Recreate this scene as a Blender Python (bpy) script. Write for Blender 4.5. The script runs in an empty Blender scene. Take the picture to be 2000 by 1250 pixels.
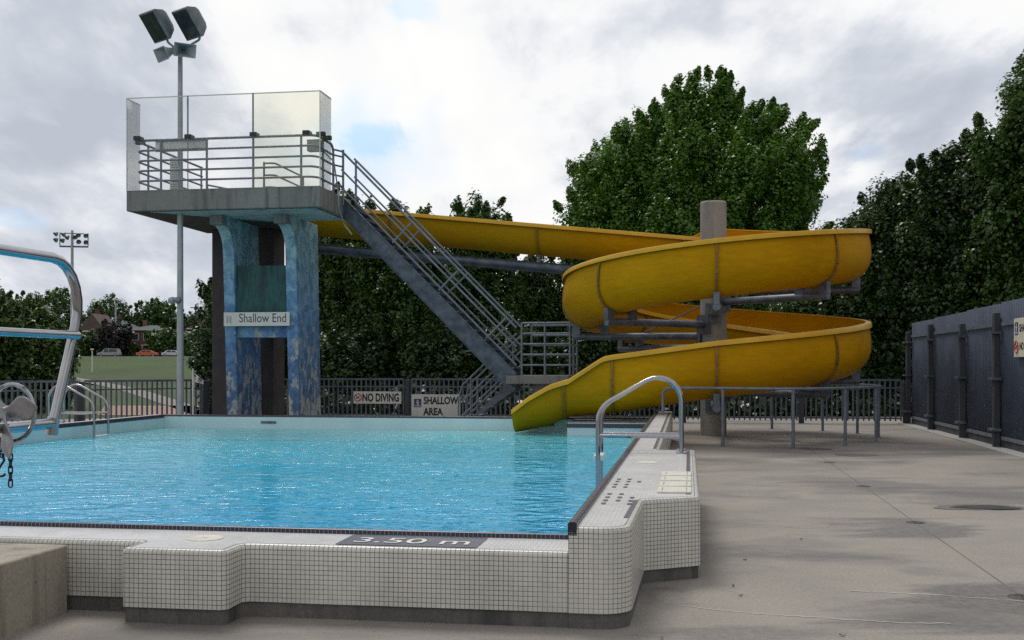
import bpy, math, random
import numpy as np
from mathutils import Vector, Matrix
R = math.radians
SC = bpy.context.scene
COL = SC.collection

# ------------------------------------------------------------------ camera, sky, sun, exposure
H = 1.45            # eye height
F = 2200.0          # focal length in photo pixels (photo 2000 wide)
HY = 715.0          # horizon row
cd = bpy.data.cameras.new("camera"); cam = bpy.data.objects.new("camera", cd); COL.objects.link(cam)
cam.location = (0, 0, H); cam.rotation_euler = (R(90), 0, 0)
cd.sensor_width = 36; cd.lens = 36 * F / 2000; cd.shift_y = 90 / 2000
cd.clip_start = 0.1; cd.clip_end = 3000
SC.camera = cam
SC.cycles.use_denoising = False
SUN_EL, SUN_AZ = R(58), R(-22)      # azimuth from +Y towards +X
sd = bpy.data.lights.new("sun", 'SUN'); so = bpy.data.objects.new("sun", sd); COL.objects.link(so)
sd.energy = 1.3; sd.angle = R(22); sd.color = (1, .97, .92)
sdir = Vector((math.sin(SUN_AZ) * math.cos(SUN_EL), math.cos(SUN_AZ) * math.cos(SUN_EL), math.sin(SUN_EL)))
so.rotation_euler = sdir.to_track_quat('Z', 'Y').to_euler(); so.location = (0, 0, 40)
SC.view_settings.view_transform = 'Standard'; SC.view_settings.look = 'None'
SC.view_settings.exposure = 0.4; SC.view_settings.gamma = 1.0; SC.view_settings.use_curve_mapping = False
W = bpy.data.worlds.new("World"); SC.world = W; W.use_nodes = True

SKY_OFF = (1.9, 3.3, 14)
HOLE_OFF = (1.9, 3.12, 14)
def world():
    nt = W.node_tree; nt.nodes.clear(); N = nt.nodes.new; L = nt.links.new
    def math_(op, a, b=None, c=None):
        n = N('ShaderNodeMath'); n.operation = op
        for i, x in enumerate((a, b, c)):
            if x is None: continue
            if isinstance(x, (int, float)): n.inputs[i].default_value = x
            else: L(x, n.inputs[i])
        return n.outputs[0]
    tc = N('ShaderNodeTexCoord'); sp = N('ShaderNodeSeparateXYZ'); L(tc.outputs['Generated'], sp.inputs[0])
    z = math_('ADD', math_('MAXIMUM', sp.outputs[2], 0.0), 0.42)
    cx = math_('DIVIDE', sp.outputs[0], z); cy = math_('DIVIDE', sp.outputs[2], math_('MULTIPLY', z, .55))
    cb = N('ShaderNodeCombineXYZ'); L(cx, cb.inputs[0]); L(cy, cb.inputs[1]); L(sp.outputs[1], cb.inputs[2])
    def noise(scale, det, rough, off, dist=0.0):
        mp = N('ShaderNodeMapping'); mp.inputs['Location'].default_value = off; L(cb.outputs[0], mp.inputs[0])
        n = N('ShaderNodeTexNoise'); n.inputs['Scale'].default_value = scale; n.inputs['Detail'].default_value = det
        n.inputs['Roughness'].default_value = rough; n.inputs['Distortion'].default_value = dist
        L(mp.outputs[0], n.inputs['Vector']); return n.outputs[0]
    def ramp(x, stops):
        r = N('ShaderNodeValToRGB'); e = r.color_ramp.elements
        while len(e) < len(stops): e.new(.5)
        for q, (p, c) in zip(e, stops): q.position = p; q.color = (*c, 1)
        L(x, r.inputs[0]); return r.outputs[0]
    n1 = noise(1.15, 3, .5, SKY_OFF, .3)
    n2 = noise(4.6, 10, .54, (7.1, 4.4, 2), .1)
    n3 = noise(2.6, 4, .5, HOLE_OFF, .3)
    n4 = noise(10, 8, .62, (2.2, 8.8, 4), .2)
    v = math_('ADD', math_('ADD', math_('MULTIPLY', n1, .36), math_('MULTIPLY', n2, .40)), math_('MULTIPLY', n4, .24))
    # grey banks (+) and bright towers (-) of the cloud deck, by the direction in which they stand
    wx = noise(5.5, 6, .6, (3, 1, 7), .2)
    for (px, py, rx, rz, am) in [(90, 110, 300, 170, .060), (330, 250, 210, 70, .03), (60, 300, 120, 50, .07), (1180, 280, 170, 120, .06), (1480, 370, 330, 75, .085), (1620, 150, 330, 120, .06), (1900, 180, 260, 110, .06), (1750, 300, 200, 45, .05), (560, 60, 130, 40, .03), (1000, 400, 110, 40, .04), (250, 480, 260, 35, .04), (1060, 90, 150, 50, .03),
                                 (760, 150, 330, 130, -.05), (900, 330, 160, 60, -.06), (230, 345, 190, 60, -.06), (1660, 345, 100, 40, -.07), (1940, 80, 90, 60, -.05), (1380, 120, 170, 60, -.03), (1100, 420, 130, 50, -.05)]:
        d = Vector(((px - 1000) / 2200, 1, (715 - py) / 2200)); L0 = d.length; d /= L0
        mp = N('ShaderNodeMapping'); mp.vector_type = 'TEXTURE'; mp.inputs['Location'].default_value = d; mp.inputs['Scale'].default_value = (rx / 2200 / L0, .35, rz / 2200 / L0)
        L(tc.outputs['Generated'], mp.inputs[0]); ln = N('ShaderNodeVectorMath'); ln.operation = 'LENGTH'; L(mp.outputs[0], ln.inputs[0])
        dd = math_('ADD', ln.outputs['Value'], math_('MULTIPLY', math_('SUBTRACT', wx, .5), 2.6))
        mr = N('ShaderNodeMapRange'); mr.interpolation_type = 'SMOOTHSTEP'; mr.inputs['From Min'].default_value = 1.35; mr.inputs['From Max'].default_value = .35; L(dd, mr.inputs['Value'])
        v = math_('SUBTRACT', v, math_('MULTIPLY', mr.outputs[0], am * 1.15))
    cl = ramp(v, [(.36, (.39, .42, .48)), (.42, (.45, .48, .535)), (.46, (.52, .545, .595)), (.49, (.60, .615, .65)), (.515, (.665, .675, .695)), (.545, (.725, .728, .73)), (.62, (.76, .757, .748))])
    fy = ramp(math_('ADD', math_('MULTIPLY', sp.outputs[1], .5), .5), [(.0, (.88,) * 3), (.42, (.84,) * 3), (.72, (1,) * 3)])     # unseen sky behind the viewer dimmed to shape the light, added for contrast
    fz = ramp(math_('MAXIMUM', sp.outputs[2], 0.0), [(.30, (1,) * 3), (.62, (.92,) * 3)])                                          # sky overhead dimmed too, so level surfaces get less light
    fx = ramp(sp.outputs[0], [(.45, (1,) * 3), (.8, (.55,) * 3)])                                                                   # unseen sky on the right dimmed, so right-facing sides stay darker
    for q in (fy, fz, fx):
        mm = N('ShaderNodeMix'); mm.data_type = 'RGBA'; mm.blend_type = 'MULTIPLY'; mm.inputs[0].default_value = 1; L(cl, mm.inputs[6]); L(q, mm.inputs[7]); cl = mm.outputs[2]
    sky = N('ShaderNodeTexSky'); sky.sky_type = 'NISHITA'; sky.sun_disc = False
    sky.sun_elevation = SUN_EL; sky.sun_rotation = SUN_AZ; sky.altitude = 100
    up = N('ShaderNodeVectorMath'); up.operation = 'ADD'; up.inputs[1].default_value = (0, 0, .55); L(tc.outputs['Generated'], up.inputs[0])
    un = N('ShaderNodeVectorMath'); un.operation = 'NORMALIZE'; L(up.outputs[0], un.inputs[0]); L(un.outputs[0], sky.inputs['Vector'])
    tn = N('ShaderNodeVectorMath'); tn.operation = 'MULTIPLY'; tn.inputs[1].default_value = (.86, 1.10, 1.10); L(sky.outputs[0], tn.inputs[0])
    sk = N('ShaderNodeVectorMath'); sk.operation = 'SCALE'; sk.inputs['Scale'].default_value = 1.1; L(tn.outputs[0], sk.inputs[0])
    cov = None
    for (px, py, rx, rz, am) in [(722, 270, 105, 42, .8), (800, 18, 60, 26, .4), (1690, 300, 40, 20, .25), (30, 430, 70, 25, .3)]:       # gaps where the blue shows
        d = Vector(((px - 1000) / 2200, 1, (715 - py) / 2200)); L0 = d.length; d /= L0
        mp = N('ShaderNodeMapping'); mp.vector_type = 'TEXTURE'; mp.inputs['Location'].default_value = d; mp.inputs['Scale'].default_value = (rx / 2200 / L0, .35, rz / 2200 / L0)
        L(tc.outputs['Generated'], mp.inputs[0]); ln = N('ShaderNodeVectorMath'); ln.operation = 'LENGTH'; L(mp.outputs[0], ln.inputs[0])
        dd = math_('ADD', ln.outputs['Value'], math_('MULTIPLY', math_('SUBTRACT', n4, .5), 2.6))
        mr = N('ShaderNodeMapRange'); mr.interpolation_type = 'SMOOTHSTEP'; mr.inputs['From Min'].default_value = 1.1; mr.inputs['From Max'].default_value = .4; L(dd, mr.inputs['Value'])
        k = math_('SUBTRACT', 1.0, math_('MULTIPLY', mr.outputs[0], am)); cov = k if cov is None else math_('MULTIPLY', cov, k)
    cov0 = ramp(n3, [(.30, (.6,) * 3), (.38, (1, 1, 1))]); cov = math_('MULTIPLY', cov, cov0)
    c10 = N('ShaderNodeVectorMath'); c10.operation = 'SCALE'; c10.inputs['Scale'].default_value = 10; L(cl, c10.inputs[0])
    mx = N('ShaderNodeMix'); mx.data_type = 'RGBA'; L(cov, mx.inputs[0]); L(sk.outputs[0], mx.inputs[6]); L(c10.outputs[0], mx.inputs[7])
    bg = N('ShaderNodeBackground'); bg.inputs[1].default_value = 0.1; L(mx.outputs[2], bg.inputs[0])
    out = N('ShaderNodeOutputWorld'); L(bg.outputs[0], out.inputs[0])
world()

# ------------------------------------------------------------------ frames and helpers
AL = math.atan2(350, F); CA, SA = math.cos(AL), math.sin(AL)
def UV(u, v, z=0.0): return Vector((u * CA + v * SA, -u * SA + v * CA, z))      # pool frame -> world
def PX(x, y, Y): return Vector(((x - 1000) * Y / F, Y, H + (HY - y) * Y / F))     # photo pixel at depth Y
def GR(x, y, z=0.0):
    Y = F * (H - z) / (y - HY); return Vector(((x - 1000) * Y / F, Y, z))
UA, VA, ZA = UV(1, 0), UV(0, 1), Vector((0, 0, 1))

class MB:
    def __init__(s): s.v = []; s.f = []; s.uv = []; s.sm = []
    def face(s, pts, uv=None, smooth=False):
        i = len(s.v); s.v += [tuple(p) for p in pts]; s.f.append(tuple(range(i, i + len(pts))))
        s.uv.append(uv); s.sm.append(smooth)
    def grid(s, rows, closed=False, smooth=True, uvf=None):
        i = len(s.v); n = len(rows[0])
        for r in rows: s.v += [tuple(p) for p in r]
        for a in range(len(rows) - 1):
            for b in range(n if closed else n - 1):
                c = (b + 1) % n
                s.f.append((i + a * n + b, i + a * n + c, i + (a + 1) * n + c, i + (a + 1) * n + b))
                s.uv.append([uvf(a, b), uvf(a, b + 1), uvf(a + 1, b + 1), uvf(a + 1, b)] if uvf else None); s.sm.append(smooth)
        return i, n
    def idx(s, ids): s.f.append(tuple(ids)); s.uv.append(None); s.sm.append(False)
    def box(s, c, size, ax=None, ay=None, az=None):
        ax = Vector(ax or (1, 0, 0)); ay = Vector(ay or (0, 1, 0)); az = Vector(az or (0, 0, 1)); c = Vector(c)
        hx, hy, hz = (q / 2 for q in size); i = len(s.v)
        for sx, sy, sz in ((-1,-1,-1),(1,-1,-1),(1,1,-1),(-1,1,-1),(-1,-1,1),(1,-1,1),(1,1,1),(-1,1,1)):
            s.v.append(tuple(c + ax * hx * sx + ay * hy * sy + az * hz * sz))
        for q in ((0,3,2,1),(4,5,6,7),(0,1,5,4),(1,2,6,5),(2,3,7,6),(3,0,4,7)): s.idx([i + k for k in q])
    def ubox(s, u0, u1, v0, v1, z0, z1):
        s.box(UV((u0 + u1) / 2, (v0 + v1) / 2, (z0 + z1) / 2), (abs(u1 - u0), abs(v1 - v0), abs(z1 - z0)), UA, VA, ZA)
    def tube(s, pts, r, n=10, fil=0.0, closed=False, r1=None, caps=True):
        pts = [Vector(p) for p in pts]
        if fil: pts = fillet(pts, fil)
        m = len(pts); rows = []
        up = None
        for k in range(m):
            if closed: t = (pts[(k + 1) % m] - pts[k - 1])
            else: t = pts[min(k + 1, m - 1)] - pts[max(k - 1, 0)]
            t.normalize()
            if up is None:
                up = Vector((0, 0, 1)) if abs(t.z) < .9 else Vector((1, 0, 0))
            b = t.cross(up).normalized(); up = b.cross(t).normalized()
            rr = r if r1 is None else r + (r1 - r) * k / max(1, m - 1)
            rows.append([pts[k] + (b * math.cos(q) + up * math.sin(q)) * rr for q in [2 * math.pi * j / n for j in range(n)]])
        if closed: rows.append(rows[0])
        i, _ = s.grid(rows, closed=True)
        if caps and not closed:
            s.idx(list(range(i, i + n))[::-1]); s.idx(range(i + (m - 1) * n, i + m * n))
    def prism(s, poly, a, b):   # poly: list of points; extruded by vectors a..b
        n = len(poly); i = len(s.v)
        s.v += [tuple(Vector(p) + Vector(a)) for p in poly] + [tuple(Vector(p) + Vector(b)) for p in poly]
        s.idx(list(range(i, i + n))); s.idx(list(range(i + n, i + 2 * n))[::-1])
        for k in range(n): s.idx((i + k, i + n + k, i + n + (k + 1) % n, i + (k + 1) % n))
    def lathe(s, base, axis, prof, n=16):   # prof: (dist along axis, radius)
        axis = Vector(axis).normalized(); o = Vector((0, 0, 1)) if abs(axis.z) < .9 else Vector((1, 0, 0))
        b = axis.cross(o).normalized(); c = b.cross(axis); base = Vector(base)
        rows = [[base + axis * d + (b * math.cos(2*math.pi*j/n) + c * math.sin(2*math.pi*j/n)) * max(r, 1e-4) for j in range(n)] for d, r in prof]
        i, _ = s.grid(rows, closed=True); m = len(rows)
        s.idx(list(range(i, i + n))[::-1]); s.idx(range(i + (m - 1) * n, i + m * n))
    def build(s, name, mat, parent=None, label=None, bevel=0.0, fixn=True):
        me = bpy.data.meshes.new(name); me.from_pydata(s.v, [], s.f)
        me.polygons.foreach_set('use_smooth', s.sm)
        if any(x is not None for x in s.uv):
            l = me.uv_layers.new(name='UVMap'); k = 0
            for u, f in zip(s.uv, s.f):
                for j in range(len(f)):
                    if u is not None: l.data[k].uv = u[j]
                    k += 1
        if fixn and len(s.f) < 40000:
            import bmesh
            bm = bmesh.new(); bm.from_mesh(me); bmesh.ops.recalc_face_normals(bm, faces=bm.faces[:]); bm.to_mesh(me); bm.free()
        me.set_sharp_from_angle(angle=R(38)); me.materials.append(mat); me.update()
        o = bpy.data.objects.new(name, me); COL.objects.link(o)
        if bevel:
            b = o.modifiers.new('bevel', 'BEVEL'); b.width = bevel; b.segments = 2; b.limit_method = 'ANGLE'; b.angle_limit = R(40)
        if parent: child(o, parent)
        if label: o['label'] = label
        return o

def world_mat(o):
    return world_mat(o.parent) @ o.matrix_parent_inverse @ o.matrix_basis if o.parent else o.matrix_basis.copy()
def child(o, p):
    o.parent = p; o.matrix_parent_inverse = world_mat(p).inverted()
def fillet(pts, r, n=7):
    out = [pts[0]]
    for a, b, c in zip(pts, pts[1:], pts[2:]):
        d1 = (a - b); d2 = (c - b); l1, l2 = d1.length, d2.length; d1.normalize(); d2.normalize()
        ang = d1.angle(d2)
        if ang > math.pi - .02: out.append(b); continue
        t = min(r / math.tan(ang / 2), l1 * .48, l2 * .48); rr = t * math.tan(ang / 2)
        cen = b + (d1 + d2).normalized() * (rr / math.sin(ang / 2))
        p, q = b + d1 * t - cen, b + d2 * t - cen; tot = p.angle(q)
        for k in range(n + 1):
            f = k / n; out.append(cen + (p * math.sin((1 - f) * tot) + q * math.sin(f * tot)) / math.sin(tot))
    out.append(pts[-1]); return out
def tag(o, label, cat, group=None, kind=None):
    if label: o['label'] = label
    if cat: o['category'] = cat
    if group: o['group'] = group
    if kind: o['kind'] = kind
    return o
def thing(name, label, cat, loc=(0, 0, 0), group=None):
    o = bpy.data.objects.new(name, None); COL.objects.link(o); o.location = loc; o.empty_display_size = .2
    return tag(o, label, cat, group)
def struct(o, kind='structure'): o['kind'] = kind; return o
def dup(root, delta, label, group=None):
    def cp(o, p):
        c = o.copy(); COL.objects.link(c); c.parent = p
        for ch in o.children: cp(ch, c)
        return c
    r = cp(root, None); r.location = Vector(root.location) + Vector(delta); r['label'] = label
    if group: r['group'] = group
    return r

# ------------------------------------------------------------------ materials
def nodes(name):
    m = bpy.data.materials.new(name); m.use_nodes = True; nt = m.node_tree
    return m, nt, nt.nodes['Principled BSDF']
def nz(nt, scale, detail=5, rough=.55, stretch=(1, 1, 1), coord='Object', dist=0):
    tc = nt.nodes.new('ShaderNodeTexCoord'); mp = nt.nodes.new('ShaderNodeMapping'); mp.inputs['Scale'].default_value = stretch
    n = nt.nodes.new('ShaderNodeTexNoise'); n.inputs['Scale'].default_value = scale; n.inputs['Detail'].default_value = detail
    n.inputs['Roughness'].default_value = rough; n.inputs['Distortion'].default_value = dist
    nt.links.new(tc.outputs[coord], mp.inputs[0]); nt.links.new(mp.outputs[0], n.inputs['Vector']); return n.outputs[0]
def rp(nt, x, stops):
    r = nt.nodes.new('ShaderNodeValToRGB'); e = r.color_ramp.elements
    while len(e) < len(stops): e.new(.5)
    for q, (p, c) in zip(e, stops):
        q.position = p; q.color = (*c, 1) if not isinstance(c, (int, float)) else (c, c, c, 1)
    nt.links.new(x, r.inputs[0]); return r.outputs[0]
def mixc(nt, f, a, b, mode='MIX'):
    m = nt.nodes.new('ShaderNodeMix'); m.data_type = 'RGBA'; m.blend_type = mode
    for s, x in ((0, f), (6, a), (7, b)):
        if isinstance(x, (int, float)): m.inputs[s].default_value = x
        elif isinstance(x, tuple): m.inputs[s].default_value = (*x, 1)
        else: nt.links.new(x, m.inputs[s])
    return m.outputs[2]
def mth(nt, op, a, b=None):
    n = nt.nodes.new('ShaderNodeMath'); n.operation = op
    for i, x in enumerate((a, b)):
        if x is None: continue
        if isinstance(x, (int, float)): n.inputs[i].default_value = x
        else: nt.links.new(x, n.inputs[i])
    return n.outputs[0]
def bump(nt, b, h, strength, dist=.01):
    n = nt.nodes.new('ShaderNodeBump'); n.inputs['Strength'].default_value = strength; n.inputs['Distance'].default_value = dist
    nt.links.new(h, n.inputs['Height']); nt.links.new(n.outputs[0], b.inputs['Normal'])
def pm(name, c1, c2=None, scale=3, rough=.6, metal=0.0, bmp=0.0, stretch=(1, 1, 1), lo=.35, hi=.65, fine=40, rough2=None):
    m, nt, b = nodes(name); c2 = c2 or tuple(x * .85 for x in c1)
    n = nz(nt, scale, 6, .6, stretch)
    nt.links.new(rp(nt, n, [(lo, c1), (hi, c2)]), b.inputs['Base Color'])
    b.inputs['Roughness'].default_value = rough; b.inputs['Metallic'].default_value = metal
    if rough2 is not None: nt.links.new(rp(nt, n, [(lo, rough), (hi, rough2)]), b.inputs['Roughness'])
    if bmp: bump(nt, b, nz(nt, fine, 4), bmp)
    return m
M = {}
M['galv'] = pm('galvanised_steel', (.30, .33, .37), (.17, .19, .22), 9, .42, .65, .05)
M['galv_dark'] = pm('weathered_steel', (.17, .19, .22), (.085, .095, .115), 5, .5, .5, .08)
M['stringer'] = pm('stringer_steel', (.125, .15, .18), (.055, .07, .09), 5, .45, .6, .1)
M['rail'] = pm('railing_paint', (.20, .23, .27), (.13, .155, .19), 6, .45, .25, .05)
M['fence'] = pm('fence_paint', (.15, .17, .21), (.085, .10, .13), 3, .5, .2, .05)
M['chrome'] = pm('stainless_steel', (.42, .42, .43), (.34, .345, .36), 3, .14, 1.0, .0, rough2=.2)
M['cast'] = pm('cast_metal', (.40, .40, .42), (.25, .25, .28), 9, .42, .7, .15, fine=120)
M['chain'] = pm('chain_iron', (.035, .03, .06), (.02, .02, .03), 30, .5, .5)
M['white'] = pm('white_panel', (.74, .74, .71), (.62, .63, .60), 2, .45, 0, 0, (1, 1, .3))
M['cream'] = pm('cream_panel', (.72, .70, .56), (.62, .60, .48), 3, .45)
M['ink'] = pm('black_ink', (.015, .015, .02), (.02, .02, .03), 5, .5)
M['signblue'] = pm('sign_blue', (.03, .045, .20), (.03, .04, .16), 5, .5)
M['signred'] = pm('sign_red', (.50, .03, .03), (.4, .03, .03), 5, .5)
M['lamp_glass'] = pm('lamp_glass', (.045, .06, .065), (.02, .03, .035), 6, .12, 0)
M['lamp_body'] = pm('lamp_body', (.24, .27, .285), (.15, .175, .19), 5, .45, .4)
M['black'] = pm('black_plastic', (.025, .025, .03), (.015, .015, .02), 5, .45)
M['dark_timber'] = pm('dark_post', (.070, .074, .088), (.040, .042, .052), 6, .65, 0, .2, (1, 1, .2))
M['pole'] = pm('pole_paint', (.40, .43, .45), (.30, .33, .35), 4, .45, .3, .04)
M['lid'] = pm('plastic_lid', (.66, .62, .52), (.55, .53, .46), 9, .5)
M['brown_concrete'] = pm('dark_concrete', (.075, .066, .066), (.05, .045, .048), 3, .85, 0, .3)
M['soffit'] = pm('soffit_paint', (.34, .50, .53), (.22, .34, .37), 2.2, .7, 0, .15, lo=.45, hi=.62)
M['bark'] = pm('bark', (.085, .065, .05), (.04, .032, .026), 8, .9, 0, .5, (1, 1, .25))
M['poolpaint'] = pm('pool_wall_paint', (.62, .76, .78), (.52, .68, .72), 1.5, .4, 0, 0, (1, 1, .4))
M['drain'] = pm('drain_iron', (.07, .06, .055), (.035, .03, .03), 30, .6, .3, .3)
M['efflo'] = pm('lime_streak', (.62, .60, .57), (.42, .40, .37), 14, .9)
M['joint'] = pm('deck_joint_filler', (.12, .11, .10), (.20, .18, .16), 2, .9)
M['clamp'] = pm('clamp_steel', (.05, .055, .065), (.03, .035, .045), 12, .45, .5)

def concrete(name, c1, c2, dark, stain=.5, streak=False):
    m, nt, b = nodes(name)
    a = rp(nt, nz(nt, 1.1, 8, .62), [(.35, c1), (.65, c2)])
    sp = rp(nt, nz(nt, 45, 6, .75), [(.3, .70), (.7, 1.18)])
    c = mixc(nt, 1.0, a, sp, 'MULTIPLY')
    st = nz(nt, .55 if not streak else 5, 7, .6, (.7, 1.2, 1) if not streak else (1, 1, .12), dist=.4)
    c = mixc(nt, mth(nt, 'MULTIPLY', rp(nt, st, [(.50, 0), (.66, 1)]), stain), c, dark)
    pit = rp(nt, nz(nt, 23, 2, .5), [(.245, 1), (.27, 0)])
    c = mixc(nt, mth(nt, 'MULTIPLY', pit, .7), c, tuple(x * .5 for x in dark))
    nt.links.new(c, b.inputs['Base Color']); b.inputs['Roughness'].default_value = .85
    bump(nt, b, nz(nt, 90, 5, .7), .35, .006); return m
M['deck'] = concrete('deck_concrete', (.318, .283, .245), (.26, .235, .207), (.115, .108, .105), .85)
def stain_deck():
    nt = M['deck'].node_tree; b = nt.nodes['Principled BSDF']; src = b.inputs['Base Color'].links[0].from_socket
    tc = nt.nodes.new('ShaderNodeTexCoord'); wob = nz(nt, 1.3, 6, .62, (.45, 1.2, 1), dist=.5); tot = None
    for (x, y), rx, ry, amt in [((1690, 950), 1.1, 2.2, .5), ((1800, 1030), .75, 1.0, .8), ((1960, 1165), .8, .7, .9), ((1940, 1215), 1.2, .45, .7), ((1610, 905), .9, 1.6, .4), ((1560, 880), 1.3, 2.2, .45), ((1900, 965), 1.6, 1.5, .55), ((1930, 880), 1.4, 2.5, .5), ((1480, 905), 1.2, 1.4, .4), ((1420, 1235), .9, .22, .6), ((1300, 1160), .22, .5, .5)]:
        c = GR(x, y); mp = nt.nodes.new('ShaderNodeMapping'); mp.vector_type = 'TEXTURE'; mp.inputs['Location'].default_value = c; mp.inputs['Scale'].default_value = (rx, ry, 1)
        nt.links.new(tc.outputs['Object'], mp.inputs[0]); ln = nt.nodes.new('ShaderNodeVectorMath'); ln.operation = 'LENGTH'; nt.links.new(mp.outputs[0], ln.inputs[0])
        d = mth(nt, 'ADD', ln.outputs['Value'], mth(nt, 'MULTIPLY', mth(nt, 'SUBTRACT', wob, .5), 3.2))
        k = mth(nt, 'MULTIPLY', rp(nt, d, [(.45, 1), (.85, 0)]), amt); tot = k if tot is None else mth(nt, 'MAXIMUM', tot, k)
    speck = rp(nt, nz(nt, 16, 5, .7), [(.35, .55), (.6, 1)])
    nt.links.new(mixc(nt, mth(nt, 'MULTIPLY', mth(nt, 'MULTIPLY', tot, .9), speck), src, (.085, .081, .083)), b.inputs['Base Color'])
stain_deck()
M['slab'] = concrete('platform_concrete', (.25, .25, .235), (.19, .19, .18), (.10, .10, .095), .8, True)
M['block'] = concrete('block_concrete', (.40, .35, .275), (.32, .285, .23), (.15, .12, .105), .7, True)
M['plinth'] = concrete('plinth_concrete', (.16, .15, .135), (.11, .105, .10), (.05, .05, .05), .8, True)
M['column'] = concrete('column_concrete', (.36, .34, .31), (.28, .265, .245), (.17, .16, .15), .6, True)

def tiles(name, tile, grout, size=.0275, gw=.105, patch=True, rough=.28):
    m, nt, b = nodes(name)
    tc = nt.nodes.new('ShaderNodeTexCoord'); sp = nt.nodes.new('ShaderNodeSeparateXYZ'); nt.links.new(tc.outputs['UV'], sp.inputs[0])
    fs = []; fl = []
    for k in (0, 1):
        q = mth(nt, 'DIVIDE', sp.outputs[k], size); fr = mth(nt, 'FRACT', q); fl.append(mth(nt, 'FLOOR', q))
        fs.append(mth(nt, 'LESS_THAN', fr, gw))
    g = mth(nt, 'MAXIMUM', fs[0], fs[1])
    cb = nt.nodes.new('ShaderNodeCombineXYZ'); nt.links.new(fl[0], cb.inputs[0]); nt.links.new(fl[1], cb.inputs[1])
    wn = nt.nodes.new('ShaderNodeTexWhiteNoise'); nt.links.new(cb.outputs[0], wn.inputs[0])
    tv = rp(nt, wn.outputs[0], [(0, tuple(x * .95 for x in tile)), (1, tuple(min(1, x * 1.03) for x in tile))])
    dirt = rp(nt, nz(nt, 1.7, 6, .6), [(.35, 1.0), (.7, .80)])
    tv = mixc(nt, 1.0, tv, dirt, 'MULTIPLY'); tv = mixc(nt, 1.0, tv, rp(nt, nz(nt, 6, 6, .65, (1, 1, .15)), [(.4, 1.0), (.75, .82)]), 'MULTIPLY')
    gr = grout
    if patch:
        gr = mixc(nt, rp(nt, nz(nt, 1.3, 3, .5), [(.50, 0), (.70, .7)]), grout, tuple(x * .75 for x in tile))
    c = mixc(nt, g, tv, gr)
    nt.links.new(c, b.inputs['Base Color'])
    nt.links.new(rp(nt, g, [(0, rough), (1, .8)]), b.inputs['Roughness'])
    inv = mth(nt, 'SUBTRACT', 1.0, g); bump(nt, b, inv, .25, .002)
    return m
M['tile_wall'] = tiles('wall_mosaic', (.72, .69, .62), (.03, .038, .034))
M['tile_top'] = tiles('coping_mosaic', (.74, .73, .71), (.36, .37, .39), gw=.13)
M['tile_dark'] = tiles('dark_nosing_tile', (.018, .018, .04), (.28, .28, .31), patch=False)
M['tile_mark'] = tiles('grey_marking_tile', (.10, .105, .135), (.16, .165, .19), patch=False)

def mural():
    m, nt, b = nodes('peeling_blue_mural')
    tc = nt.nodes.new('ShaderNodeTexCoord'); sp = nt.nodes.new('ShaderNodeSeparateXYZ'); nt.links.new(tc.outputs['Object'], sp.inputs[0])
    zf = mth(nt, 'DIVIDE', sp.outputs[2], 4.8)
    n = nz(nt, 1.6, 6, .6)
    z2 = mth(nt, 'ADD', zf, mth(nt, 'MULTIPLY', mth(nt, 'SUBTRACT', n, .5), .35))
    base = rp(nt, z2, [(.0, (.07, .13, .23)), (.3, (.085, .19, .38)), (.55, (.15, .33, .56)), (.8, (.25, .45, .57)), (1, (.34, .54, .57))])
    blot = rp(nt, nz(nt, 4, 7, .65, dist=.6), [(.42, (.55, .62, .75)), (.6, (1.25, 1.2, 1.1))])
    base = mixc(nt, 1.0, base, blot, 'MULTIPLY')
    pat = mth(nt, 'SUBTRACT', nz(nt, 4.6, 9, .60, (1, 1, .6), dist=.35), mth(nt, 'MULTIPLY', zf, .30))
    mask = rp(nt, pat, [(.445, 0), (.462, 1)])
    peel = rp(nt, nz(nt, 8, 4), [(.35, (.42, .43, .39)), (.62, (.24, .31, .36))])
    c = mixc(nt, mask, base, peel)
    nt.links.new(c, b.inputs['Base Color']); b.inputs['Roughness'].default_value = .65
    bump(nt, b, mask, -.3, .004); return m
M['mural'] = mural()
def panelmat():
    m, nt, b = nodes('teal_streaked_panel')
    c = rp(nt, nz(nt, 5, 7, .65, (1, 1, .25), dist=.3), [(.30, (.008, .02, .025)), (.45, (.012, .055, .06)), (.56, (.015, .11, .11)), (.66, (.02, .05, .05)), (.78, (.07, .035, .025))])
    nt.links.new(c, b.inputs['Base Color']); b.inputs['Roughness'].default_value = .6; return m
M['teal'] = panelmat()

def slide_mat():
    m, nt, b = nodes('yellow_fibreglass')
    big = rp(nt, nz(nt, .8, 5, .55), [(.3, (.56, .280, .003)), (.7, (.47, .225, .002))])
    streak = rp(nt, nz(nt, 3.2, 6, .7, (1, 1, 5)), [(.32, .84), (.65, 1.06)])
    c = mixc(nt, 1.0, big, streak, 'MULTIPLY')
    tc = nt.nodes.new('ShaderNodeTexCoord'); sp = nt.nodes.new('ShaderNodeSeparateXYZ'); nt.links.new(tc.outputs['Object'], sp.inputs[0])
    # green tint that grows towards lower x, its edge broken by noise
    wob = mth(nt, 'MULTIPLY', mth(nt, 'SUBTRACT', nz(nt, 1.5, 4), .5), 1.2)
    low = rp(nt, mth(nt, 'DIVIDE', mth(nt, 'ADD', sp.outputs[0], wob), 4.0), [(.05, 1), (.55, 0)])
    c = mixc(nt, mth(nt, 'MULTIPLY', low, .30), c, (.20, .19, .012))
    nt.links.new(c, b.inputs['Base Color']); b.inputs['Roughness'].default_value = .55; b.inputs['Specular IOR Level'].default_value = .06
    bump(nt, b, nz(nt, 5, 4, .6, (1, 1, 3)), .12, .02); return m
M['slide'] = slide_mat()
M['slide_lip'] = pm('yellow_rim', (.68, .37, .006), (.58, .30, .005), 2, .35)
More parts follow.
